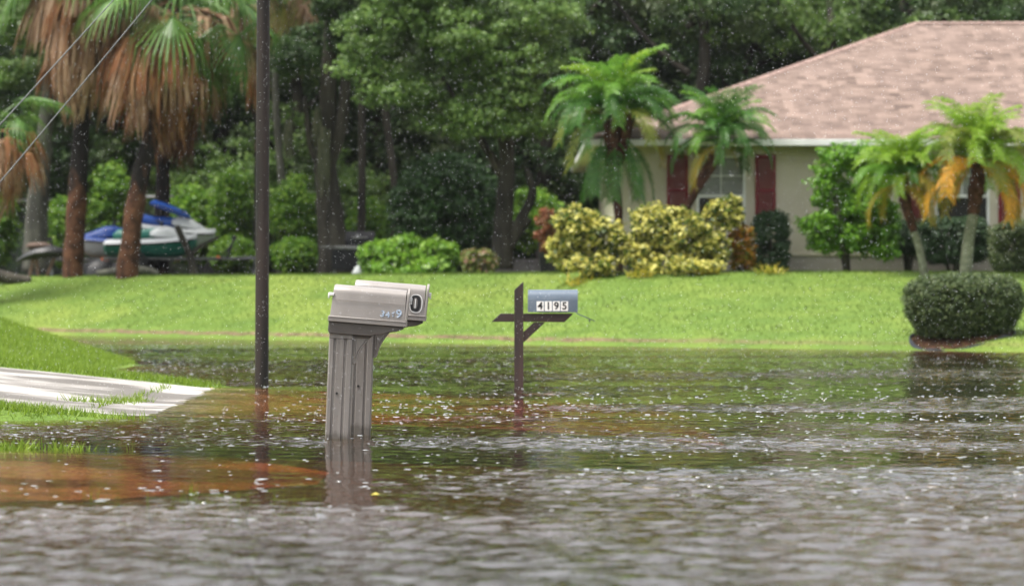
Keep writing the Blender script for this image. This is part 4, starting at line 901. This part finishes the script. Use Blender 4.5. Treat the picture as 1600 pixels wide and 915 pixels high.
def feather_palm(label, base, top, Y, path, rad, L, counts, colours, barkm, boots=None, rot0=0, extra=(), zextra=0):
    x = PX(base[0], Y); z = gz(x, Y); t = thing('feather_palm', label, 'palm', (x, Y, z), group='feathery date palms in front of the house')
    q = lambda p: Vector((PX(p[0], Y)-x, 0, PZ(p[1], Y)-z))
    pts = [q(p) for p in path]; pts[0].z = -.15
    if boots:
        nlow = boots; tube_trunk('trunk', pts[:nlow+1], rad[:nlow+1], M_gtrunk, t, jit=.04); tube_trunk('fibrous_neck', pts[nlow:], rad[nlow:], M_dtrunk, t, k=14, jit=.22)
    else: tube_trunk('trunk', pts, rad, barkm, t, k=14, jit=.18)
    c_ = pts[-1]
    i = 0
    for ti, nfr in enumerate(counts):
        for j in range(nfr):
            az = rot0 + 2*PI*j/max(1, nfr) + ti*.9 + random.uniform(-.25, .25); cn = random.choice(colours[ti])
            o = link('frond', FR[cn, ti], t); s_ = L*random.uniform(.85, 1.12); o.location = c_ + Vector((0, 0, random.uniform(-.05, .06)-.03*ti))
            o.rotation_euler = (random.uniform(-.12, .12), random.uniform(-.12, .12), az); o.scale = (s_,)*3
    for (cn, ti, az, s_, dz, dx) in extra:
        o = link('frond', FR[cn, ti], t); o.location = c_+Vector((dx, -.05, dz)); o.rotation_euler = (0, 0, R(az)); o.scale = (s_,)*3
    return t
p1 = feather_palm('largest feathery palm, left of the house, with drooping lower fronds', (966, 428), None, 69.2, [(966, 428), (967, 380), (966, 330), (958, 260), (955, 215), (960, 178)], [.09, .085, .09, .13, .16, .13], 1.58,
    (9, 13, 14, 8, 2, 0), ('bl', 'lg', 'ggl', 'ggo', 'oy', 'g'), M_dtrunk,
    extra=[('g', 5, 180+a_, s_, dz, dx) for a_, s_, dz, dx in ((0, 1.25, -.55, -.1), (-25, 1.3, -.6, -.15), (40, 1.25, -.5, -.1), (150, 1.3, -.6, .1), (190, 1.35, -.5, .25), (230, 1.25, -.6, .1), (270, 1.3, -.6, -.05), (300, 1.2, -.6, .1), (90, 1.3, -.6, 0), (75, 1.3, -.5, -.25), (115, 1.3, -.55, .25))]
    + [('l', 0, 170, .9, .5, -.3)])
tube_trunk('trunk', [Vector((.02, .06, 2.2)), Vector((.12, .06, 2.75)), Vector((.15, .04, 3.1)), Vector((.12, .02, 3.35))], [.08, .13, .15, .1], M_dtrunk, p1, k=14, jit=.2)
feather_palm('feathery palm with a curved dark trunk leaning right across the first window', (1062, 428), None, 69.0, [(1052, 428), (1066, 350), (1082, 306), (1107, 264), (1119, 240), (1128, 215)], [.07, .07, .085, .12, .13, .10], 1.32,
    (10, 12, 11, 7, 1, 0), ('gl', 'gl', 'ggl', 'gg', 'y', 'g'), M_dtrunk, extra=[('y', 5, 0, .45, -.2, .12)])
feather_palm('feathery palm with a slim grey trunk leaning left, beside the small tree', (1449, 434), None, 66.5, [(1447, 436), (1437, 390), (1428, 362), (1418, 330), (1412, 300), (1409, 276)], [.085, .075, .075, .10, .12, .09], 1.2,
    (12, 13, 11, 8, 4, 0), ('bb', 'bb', 'blg', 'bboy', 'oyy', 'oyy'), None, boots=2)
feather_palm('feathery palm at the right with hanging orange fronds', (1508, 434), None, 66.0, [(1508, 436), (1512, 385), (1521, 335), (1524, 300), (1527, 280), (1528, 248)], [.13, .12, .10, .16, .14, .10], 1.5,
    (11, 14, 12, 9, 4, 0), ('bb', 'bbo', 'bbbo', 'boyr', 'yrr', 'o'), None, boots=2,
    extra=[('r', 5, 10, .95, -.25, .22), ('r', 5, 60, .7, -.35, .45), ('r', 4, -10, 1.2, -.2, .2), ('r', 5, 200, .7, -.25, -.2), ('r', 4, 190, 1.2, -.1, -.1), ('y', 4, 170, 1.3, 0, 0), ('r', 4, 20, 1.4, 0, 0.1)])

# ------------------------------------------------------------------ cabbage palms (fan fronds, dead skirts)
def fan_dead(m_, seed, L=1.25):
    rs = random.Random(seed); m = MB(); pet = rs.uniform(.55, .95); pts = []; an = rs.uniform(-.1, .35); p = Vector((0, 0, 0))
    for i in range(7): pts.append(p.copy()); p = p + Vector((math.cos(an), 0, math.sin(an)))*pet/6; an -= .22
    m.tube(pts, [.022, .018, .015, .013, .012, .011, .01], 5); tip = pts[-1]
    for i in range(17):
        ph = rs.uniform(-1.3, 1.3); d = Vector((math.cos(ph)*.5, math.sin(ph)*.55, -.12)); l_ = L*rs.uniform(.6, 1.1); w_ = rs.uniform(.018, .035); s_ = Vector((-math.sin(ph), math.cos(ph), rs.uniform(-.4, .4))).normalized()*w_
        a0 = tip; a1 = a0 + d*l_*.28; a2 = a1 + Vector((d.x*.25, d.y*.25, -.42*l_)); a3 = a2 + Vector((d.x*.06+rs.uniform(-.05, .05), rs.uniform(-.05, .05), -.40*l_))
        m.add([a0-s_*.4, a0+s_*.4, a1+s_, a1-s_], [(0, 1, 2, 3)]); m.add([a1-s_, a1+s_, a2+s_*.9, a2-s_*.9], [(0, 1, 2, 3)]); m.add([a2-s_*.9, a2+s_*.9, a3+s_*.1, a3-s_*.1], [(0, 1, 2, 3)])
    me = bpy.data.meshes.new('dead_frond'); me.from_pydata(m.v, [], m.f); me.materials.append(m_); me.update(); return me
def fan_live(m_, seed, L=.95, droop=.5):
    rs = random.Random(seed); m = MB(); pet = 1.0; pts = []; an = .25; p = Vector((0, 0, 0))
    for i in range(9): pts.append(p.copy()); p = p + Vector((math.cos(an), 0, math.sin(an)))*pet/8; an -= .12
    m.tube(pts, [.02]*5+[.014]*4, 5); tip = pts[-1]; T = Vector((math.cos(an), 0, math.sin(an)))
    for i in range(30):
        ph = -2.1+4.2*i/29; d = (T*math.cos(ph) + Vector((0, 1, 0))*math.sin(ph)).normalized(); l_ = L*(1-.18*abs(ph)/2)*rs.uniform(.88, 1.05); s_ = d.cross(Vector((0, 0, 1))).normalized()*.024
        a0 = tip; a1 = a0 + d*l_*.45 + Vector((0, 0, .05)); a2 = a1 + d*l_*.32 + Vector((0, 0, -.18*droop)); a3 = a2 + d*l_*.12 + Vector((0, 0, -.38*droop*2*rs.uniform(.6, 1)))
        m.add([a0-s_*.3, a0+s_*.3, a1+s_, a1-s_], [(0, 1, 2, 3)]); m.add([a1-s_, a1+s_, a2+s_*.7, a2-s_*.7], [(0, 1, 2, 3)]); m.add([a2-s_*.7, a2+s_*.7, a3+s_*.05, a3-s_*.05], [(0, 1, 2, 3)])
    me = bpy.data.meshes.new('frond'); me.from_pydata(m.v, [], m.f); me.materials.append(m_); me.update(); return me
D_tan = leafmat('dead_frond_tan', [(.20, .11, .065), (.36, .22, .13), (.55, .38, .26)], .2, .7, spec=.2)
D_dark = leafmat('dead_frond_dark', [(.06, .028, .015), (.13, .06, .032), (.2, .10, .06)], .2, .7, spec=.2)
D_rust = leafmat('dead_frond_rust', [(.16, .06, .025), (.28, .12, .05), (.36, .20, .10)], .2, .7, spec=.2)
G_fan = leafmat('fan_green', [(.05, .12, .02), (.09, .19, .035), (.14, .25, .05)], .35, .4)
G_fan2 = leafmat('fan_yellow', [(.30, .30, .06), (.42, .38, .10), (.25, .30, .06)], .35, .5)
DF = {k: [fan_dead(m_, i*7+j) for j in range(4)] for i, (k, m_) in enumerate((('t', D_tan), ('d', D_dark), ('r', D_rust)))}
LF = {'g': [fan_live(G_fan, j) for j in range(3)], 'y': [fan_live(G_fan2, 9, droop=1.0), fan_live(D_tan, 10, droop=1.3)]}
def cabbage_palm(label, Y, path, rad, skirt, nfr, nlive, mats_, skirt_len=2.6, barkm=(M_palmbark, M_palmbark_up), L=1.0, out=.25, live='g', extra=()):
    x = PX(path[0][0], Y); z = gz(x, Y); t = thing('cabbage_palm', label, 'palm', (x, Y, z), group='cabbage palms at the left')
    q = lambda p: Vector((PX(p[0], Y)-x, 0, PZ(p[1], Y)-z)); pts = [q(p) for p in path]; pts[0].z = -.2
    tube_trunk('trunk', pts, rad, M_cabb if barkm[0] is M_palmbark else barkm[0], t, k=16, jit=.10)
    top = pts[-1]; prev = pts[-2]
    for i in range(nfr):
        f = i/nfr; p = top + (prev-top).normalized()*skirt_len*(1-f)*(.85) ; az = i*2.399+random.uniform(-.3, .3); c_ = random.choice(mats_)
        o = link('dead_frond', random.choice(DF[c_]), t); s_ = L*random.uniform(.85, 1.2); o.location = p; o.scale = (s_*(.7+.5*f), s_, s_); o.rotation_euler = (random.uniform(-.15, .15), random.uniform(0, .5)-.45*f, az)
    for i in range(nlive):
        az = i*2.399+.5; el = .35-1.0*(i/nlive)+.35; o = link('frond', random.choice(LF[live]), t); o.location = top+Vector((0, 0, .25)); o.scale = (1.25*L,)*3; o.rotation_euler = (0, -el, az)
    for (c_, dx, dz, az, tilt, s_, kind) in extra:
        o = link('dead_frond' if kind == 'd' else 'frond', random.choice(DF[c_] if kind == 'd' else LF[c_]), t); o.location = top+Vector((dx, -.3, dz)); o.scale = (s_,)*3; o.rotation_euler = (0, tilt, R(az))
    return t
cabbage_palm('rust brown palm trunk with a huge tan skirt of dead fronds, second from the left', 83, [(113, 428), (118, 350), (124, 250), (130, 170), (138, 80), (150, -40)], [.27, .24, .21, .20, .19, .19], None, 92, 12, 'tttr', 1.75, L=1.32)
cabbage_palm('right leaning dark palm with dead skirt and some green fronds', 81.5, [(197, 428), (207, 350), (222, 265), (243, 195), (262, 120), (278, 15)], [.26, .23, .22, .20, .18, .18], None, 84, 8, 'ttrrd', 1.45, L=1.32,
             extra=[('g', -.1, .2, -100, .5, 1.2, 'g'), ('g', .3, .1, -70, .7, 1.2, 'g'), ('g', .8, .1, -40, .5, 1.3, 'g'), ('g', 1.0, -.4, -20, .6, 1.1, 'g'), ('g', .1, .3, -85, .9, 1.1, 'g'), ('g', .6, -.6, -60, .9, 1.1, 'g'), ('r', 1.0, -.7, -10, .1, 1.2, 'd'), ('t', 1.2, -.8, 10, 0, 1.2, 'd'), ('t', 1.1, -.6, -30, 0, 1.1, 'd'), ('r', .9, -1.1, 0, 0, 1.2, 'd')])
cabbage_palm('short palm at the left edge with a rusty dead skirt', 80, [(-22, 428), (-20, 380), (-16, 320), (-12, 280), (-8, 240), (-2, 205)], [.22, .2, .2, .18, .18, .17], None, 40, 4, 'rt', 1.1, L=.82)
cabbage_palm('shaded palm behind the right leaning palm', 88, [(250, 424), (252, 360), (254, 300), (256, 240), (262, 170), (268, 100)], [.22, .2, .19, .19, .18, .17], None, 46, 6, 'dddr', 1.6, barkm=(M_palmbark_up, M_palmbark_up), L=.95)
cabbage_palm('palm behind the utility pole with yellowing fronds at its top', 87, [(402, 424), (404, 350), (405, 250), (407, 150), (410, 60), (414, -20)], [.12, .12, .12, .12, .12, .12], None, 14, 8, 'td', .6, barkm=(M_palmbark_up, M_palmbark_up), L=.85, live='g',
             extra=[('y', .2, 0, -20, .3, 1.1, 'y'), ('y', .1, 0, -60, .4, 1.1, 'y'), ('y', .15, -.2, 0, .5, 1.0, 'y')])

# ------------------------------------------------------------------ watercraft, trailer, clutter at the left
M_pblue = mat('blue_gelcoat', (.015, .06, .30, 1), (.02, .085, .38, 1), 3, .25)
M_pwhite = mat('white_gelcoat', (.5, .52, .53, 1), rough=.3)
M_pgreen = mat('teal_green_gelcoat', (.01, .12, .09, 1), (.015, .16, .12, 1), 3, .3)
M_black = mat('black_rubber', (.012, .012, .014, 1), rough=.5)
M_tire = M_black; M_steel = mat('galvanised_steel', (.16, .165, .17, 1), (.09, .09, .09, 1), 8, .4, metal=.6)
M_orange = mat('orange_reflector', (.8, .16, .02, 1), rough=.3)
def watercraft(label, loc_, rot, hullm, deckm, seatm, L=2.7, W=1.05):
    t = thing('jet_ski', label, 'jet ski', loc_, rot, 'watercraft parked under the palms')
    def sec(x, w_, zk, zg, zt_, k=12):
        return [(x, -w_*.5*math.sin(a_)*(1 if abs(math.sin(a_)) else 0) if False else w_*.5*math.sin(a_), (zg + (zt_-zg)*max(0, math.cos(a_)) + (zg-zk)*min(0, math.cos(a_)))) for a_ in [2*PI*i/k for i in range(k)]]
    st = [(-.5, .7, .12, .34, .40), (-.46, .95, .05, .36, .46), (-.2, 1.0, .0, .36, .48), (.1, 1.0, .0, .38, .5), (.3, .86, .04, .42, .52), (.43, .5, .16, .47, .54), (.5, .12, .34, .5, .53)]
    m = MB(); m.loft([sec(x*L, w_*W, a_, b_, b_+.02) for x, w_, a_, b_, c_ in st]); h = m.build('hull', hullm, t, smooth='auto')
    m = MB(); m.loft([sec(x*L, w_*W*.93, b_+.005, b_+.03, b_+.16) for x, w_, a_, b_, c_ in st]); m.build('deck', deckm, t, smooth='auto')
    hd = [(.0, .34, .58, .74), (.1, .48, .56, .86), (.2, .5, .54, .84), (.33, .38, .54, .70), (.45, .12, .54, .58)]
    m = MB(); m.loft([sec(x*L, w_*W, a_, a_+.03, b_) for x, w_, a_, b_ in hd]); m.build('hood', deckm, t, smooth='auto')
    sd = [(-.42, .22, .5, .66), (-.36, .32, .5, .78), (-.2, .30, .5, .74), (-.05, .28, .52, .78), (.05, .2, .52, .80)]
    m = MB(); m.loft([sec(x*L, w_*W, a_, a_+.1, b_) for x, w_, a_, b_ in sd]); m.build('seat', seatm, t, smooth='auto')
    m = MB(); m.tube([(.09*L, -.34, .98), (.11*L, -.12, .92), (.11*L, .12, .92), (.09*L, .34, .98)], .022, 8); m.tube([(.11*L, 0, .82), (.11*L, 0, .92)], .04, 8); m.build('handlebar', M_black, t, smooth=True)
    m = MB(); m.tube([(-.46*L, -.50*W, .37), (-.2*L, -.525*W, .38), (.1*L, -.525*W, .40), (.3*L, -.46*W, .44), (.43*L, -.28*W, .48), (.5*L, 0, .52), (.43*L, .28*W, .48), (.3*L, .46*W, .44), (.1*L, .525*W, .40), (-.46*L, .50*W, .37)], .022, 6); m.build('bumper_rail', M_black, t, smooth=True)
    return t
def trailer(label, loc_, rot, L=3.4):
    t = thing('boat_trailer', label, 'trailer', loc_, rot)
    m = MB()
    for s_ in (-1, 1): m.tube([(-1.3, .42*s_, .42), (.9, .42*s_, .42), (1.6, 0.03*s_, .42)], .035, 6)
    m.tube([(1.3, 0, .42), (2.7, 0, .44)], .04, 6); m.tube([(-.5, -.62, .3), (-.5, .62, .3)], .03, 6)
    for x_ in (-1.2, -.2, .7): m.tube([(x_, -.42, .42), (x_, .42, .42)], .025, 6)
    m.build('frame', M_steel, t)
    for s_ in (-1, 1):
        m = MB(); m.tube([(-.5, .60*s_, .28), (-.5, .76*s_, .28)], .28, 18); w_ = m.build('wheel', M_tire, t, bevel=.03)
        m = MB(); m.tube([(-.5, (.765)*s_, .28), (-.5, .75*s_, .28)], .13, 12); m.build('rim', M_pwhite, w_)
        m = MB(); K = 8; m.loft([[(-.5+.36*math.cos(a_), y_, .28+.36*math.sin(a_)) for a_ in [PI*i/K for i in range(K+1)]] + [(-.5+.33*math.cos(a_), y_, .28+.33*math.sin(a_)) for a_ in [PI*(K-i)/K for i in range(K+1)]] for y_ in (.57*s_, .79*s_)]); m.build('mudguard', M_black, t)
        m = MB(); m.box(-1.35, -1.31, .3*s_-.05, .3*s_+.05, .38, .46); m.build('tail_light', M_orange, t)
    m = MB(); m.tube([(1.75, 0, .44), (1.95, 0, .95)], .035, 6); m.tube([(1.95, -.1, .95), (1.95, .1, .95)], .06, 10); m.tube([(1.62, 0, .44), (1.95, 0, .9)], .02, 6); m.build('winch_post', M_black, t)
    m = MB(); m.tube([(2.45, 0, .5), (2.45, 0, .0)], .03, 8); m.tube([(2.45, -.03, .06), (2.45, .03, .06)], .07, 10); m.build('jockey_wheel', M_steel, t)
    m = MB(); m.box(1.5, 1.58, -.05, -.02, .43, .5); m.build('reflector', M_orange, t)
    return t
g8 = lambda px, Y: (PX(px, Y), Y, gz(PX(px, Y), Y))
x, y, z = g8(196, 87.5); trailer('dark boat trailer under the long blue and white watercraft', (x, y, z), (0, 0, R(178)))
watercraft('long blue and white watercraft seen between the two palm trunks', (x, y, z+.44), (0, 0, R(178)), M_pwhite, M_pblue, M_pblue, 2.7)
x, y, z = g8(246, 85.5); trailer('boat trailer with drawbar pointing right and orange reflector', (x, y, z), (0, 0, R(-4)))
watercraft('teal hulled watercraft resting on the trailer right of the leaning palm', (x-.15, y, z+.40), (0, 0, R(-6)), M_pgreen, M_pwhite, M_pgreen, 2.3)
x, y, z = g8(262, 87.3); ww = watercraft('white watercraft with a bright blue tilted seat, topmost of the parked craft', (x, y, z+.72), (0, R(8), R(12)), M_pwhite, M_pwhite, M_pblue, 2.3)
m = MB(); m.loft([[(x_, .30*w_*math.sin(a_), z0_+.10*w_*math.cos(a_)) for a_ in [2*PI*i/12 for i in range(12)]] for x_, w_, z0_ in ((-.62, .3, 1.06), (-.5, .9, 1.08), (-.1, 1.05, 1.0), (.3, 1.0, .90), (.48, .3, .84))])
m.build('raised_seat', M_pblue, ww, smooth='auto')
# stand that carries the topmost craft
m = MB()
for sx in (-.7, .6):
    for sy in (-.35, .35): m.box(x+sx-.04, x+sx+.04, y+sy-.04, y+sy+.04, z-.05, z+.70)
    m.box(x+sx-.05, x+sx+.05, y-.5, y+.5, z+.701, z+.76)
tag(m.build('rack', M_black), 'black rack carrying the topmost watercraft', 'rack')
x, y, z = g8(163, 86.2); m = MB()
for dx, rr_, hh_ in ((-.55, .32, .34), (-.1, .42, .44), (.42, .36, .36), (.95, .3, .26)):
    m.loft([[(dx+rr_*q_*math.cos(2*PI*j/14)*(1+.12*math.sin(j*2.3+dx*9)), rr_*.8*q_*math.sin(2*PI*j/14), h_*hh_) for j in range(14)] for q_, h_ in ((1.15, -.1), (1.05, .35), (.8, .75), (.35, 1.0))])
o = m.build('tarpaulin', M_black, None, smooth='auto', loc=(x, y, z)); tag(o, 'crumpled black tarpaulin heap below the long blue and white watercraft', 'tarpaulin')
# leaning dead stump
x, y, z = g8(303, 83.5); t = thing('leaning_snag', 'dark dead trunk leaning in front of the watercraft', 'dead tree', (x, y, z))
tube_trunk('trunk', [(.02, 0, -.1), (-.08, 0, .45), (-.28, 0, .9), (-.42, 0, 1.22)], [.13, .10, .08, .07], M_bark, t, [([(-.05, 0, .5), (.2, 0, .75), (.62, 0, .95)], [.05, .045, .03])])
x, y, z = g8(215, 82.5); t = thing('fallen_log', 'grey brown log lying at the foot of the leaning palm', 'log', (x, y, z))
tube_trunk('trunk', [(-1.0, 0, .05), (-.4, .05, .12), (.15, 0, .15), (.5, 0, .06)], [.08, .11, .10, .07], M_bark2, t)
x, y, z = g8(10, 83); t = thing('fallen_log', 'black log lying at the left edge of the lawn', 'log', (x, y, z))
tube_trunk('trunk', [(-1.2, 0, .3), (-.3, .05, .22), (.15, 0, .14), (.6, 0, .08)], [.16, .17, .14, .09], M_bark, t)
# upturned black dinghy-like tub on sticks
x, y, z = g8(72, 84.5); t = thing('upturned_tub', 'black upturned tub propped on wooden sticks left of the rusty palm', 'tub', (x, y, z))
m = MB(); m.loft([[(x_, .34*w_*math.cos(a_), z0_+.17*w_*math.sin(a_)) for a_ in [2*PI*i/12 for i in range(12)]] for x_, w_, z0_ in ((-.72, .25, .38), (-.55, .5, .48), (-.25, .9, .58), (.1, 1.0, .62), (.38, .7, .60), (.5, .35, .58))]); m.build('shell', M_black, t, smooth='auto')
for dx, tx in ((-.42, -.30), (-.18, -.25), (.0, .22)):
    m = MB(); m.tube([(dx, 0, -.05), (tx, 0, .5)], .045, 7, jit=.1); m.build('leg', M_woodleg if 'M_woodleg' in globals() else mat('weathered_stick', (.22, .13, .09, 1), (.12, .07, .05, 1), 9, .8), t)
m = MB(); m.ball((.52, -.05, .60), .08); m.build('float_ball', M_pwhite, t, smooth=True)
m = MB(); m.ball((-.18, 0, .76), .22, 1.5, 1, .45); m.build('brown_cover', mat('brown_canvas', (.10, .065, .05, 1), rough=.9), t, smooth=True)

# chain link fence behind
YF = 93.0
fe = thing('chain_link_fence', 'chain link fence with pale top rail running behind the watercraft', 'fence', (PX(300, YF), YF, gz(PX(300, YF), YF)))
M_rail = mat('galvanised_rail', (.42, .44, .44, 1), (.3, .31, .3, 1), 4, .4)
x0, x1 = PX(-60, YF)-fe.location.x, PX(505, YF)-fe.location.x; z0 = PZ(316, YF)-fe.location.z; z1 = PZ(300, YF)-fe.location.z
m = MB(); m.tube([(x0, 0, z0), (x1, 0, z1)], .045, 8); m.build('top_rail', M_rail, fe)
for i in range(5):
    f = i/4; x_ = x0+(x1-x0)*f; m = MB(); m.tube([(x_, 0, -.2), (x_, 0, z0+(z1-z0)*f)], .035, 8); m.build('fence_post', M_rail, fe)
m = MB(); nn = 100
for i in range(nn):
    for s_ in (-1, 1):
        xa = x0+(x1-x0)*i/nn; xb = xa + s_*1.9
        if x0 <= xb <= x1: m.tube([(xa, .0, 0), (xb, .0, 1.95)], .004, 3, cap=False)
m.build('mesh', M_steel, fe)

# grill, white cone, low wall, bin
M_grill = mat('black_grill_enamel', (.008, .008, .010, 1), (.016, .016, .018, 1), 4, .7, spec=.15)
x, y, z = g8(552, 82.5); t = thing('grill', 'black barbecue grill with rounded lid beside the mossy oak', 'grill', (x, y, z))
m = MB(); m.box(-.52, .32, -.25, .25, .12, .62); m.build('cabinet', M_grill, t, bevel=.02)
A = [(-.27, 0), (.27, 0)] + [(.27*math.cos(PI*i/10), .08+.28*math.sin(PI*i/10)) for i in range(11)]
m = MB(); m.prism([(p[0], .70+p[1]) for p in A], -.18, .52, 'x'); lid = m.build('lid', M_grill, t, bevel=.02)
m = MB(); m.tube([(-.02, -.30, .90), (.36, -.30, .90)], .018, 8); m.build('handle', M_steel, lid)
m = MB(); m.ball((.12, -.27, .92), .055, 1, .3, 1); m.build('thermometer', M_steel, lid, smooth=True)
m = MB(); m.box(-.45, .62, -.29, .28, .62, .698); m.build('control_panel', M_steel, t, bevel=.01)
m = MB(); m.box(-.80, -.455, -.24, .24, .66, .69); m.build('side_shelf', M_steel, t, bevel=.01)
for s_ in (-.45, .25):
    m = MB(); m.tube([(s_, -.2, .0), (s_, -.2, .13)], .03, 8); m.build('leg', M_steel, t)
x, y, z = g8(557, 81.2); m = MB(); K = 14; m.loft([[(r_*math.cos(2*PI*j/K)+dx, .8*r_*math.sin(2*PI*j/K), h_) for j in range(K)] for r_, h_, dx in ((.145, 0, 0), (.13, .05, 0), (.09, .16, .015), (.05, .25, .03), (.02, .27, .035))])
o = m.build('white_sack', M_pwhite, None, smooth='auto', loc=(x, y, z-.04)); tag(o, 'small white cone shaped sack on the lawn at the foot of the grill', 'sack')
x, y, z = g8(800, 84); M_wall = mat('grey_block', (.13, .12, .12, 1), (.18, .17, .165, 1), 3, .85, bump=.01, bscale=12)
m = MB()
for i in range(5): m.box(-.9+i*.44, -.9+i*.44+.43, -.1, .1, -.1, .33)
m.box(-.92, 1.32, -.12, .12, .3305, .37); o = m.build('low_wall', M_wall, None, bevel=.01, loc=(x, y, z)); tag(o, 'low grey block wall under the forked oak trunk', 'wall')
x, y, z = g8(858, 74); t = thing('rubbish_bin', 'black bin in the shade left of the yellow shrubs', 'bin', (x, y, z))
m = MB(); m.loft([[(sx*w_, sy*w_, h_) for sx, sy in ((-1, -1), (1, -1), (1, 1), (-1, 1))] for w_, h_ in ((.19, -.02), (.24, .62))]); m.build('bin_body', M_grill, t, bevel=.02)
m = MB(); m.box(-.26, .26, -.26, .26, .6205, .66); m.build('lid', M_grill, t, bevel=.02)
# foam leaf and tiny floating leaf
L1 = mat('fallen_leaf', (.5, .42, .06, 1), rough=.6)
for i, (px, py) in enumerate(((586, 774), (330, 607))):
    Y = CAMZ*FPX/(py-457.5); x = PX(px, Y); m = MB(); m.add([(-.02, 0, 0), (0, -.05, .006), (.022, 0, .002), (0, .06, .008)], [(0, 1, 2, 3)]); o = m.build('floating_leaf', L1, loc=(x, Y, .004))
    tag(o, ['yellow leaf floating on the water below the near mailbox', 'reddish leaf at the tip of the grass edge by the driveway'][i], 'leaf')
print('objects', len(bpy.data.objects), 'polys', sum(len(me.polygons) for me in bpy.data.meshes))
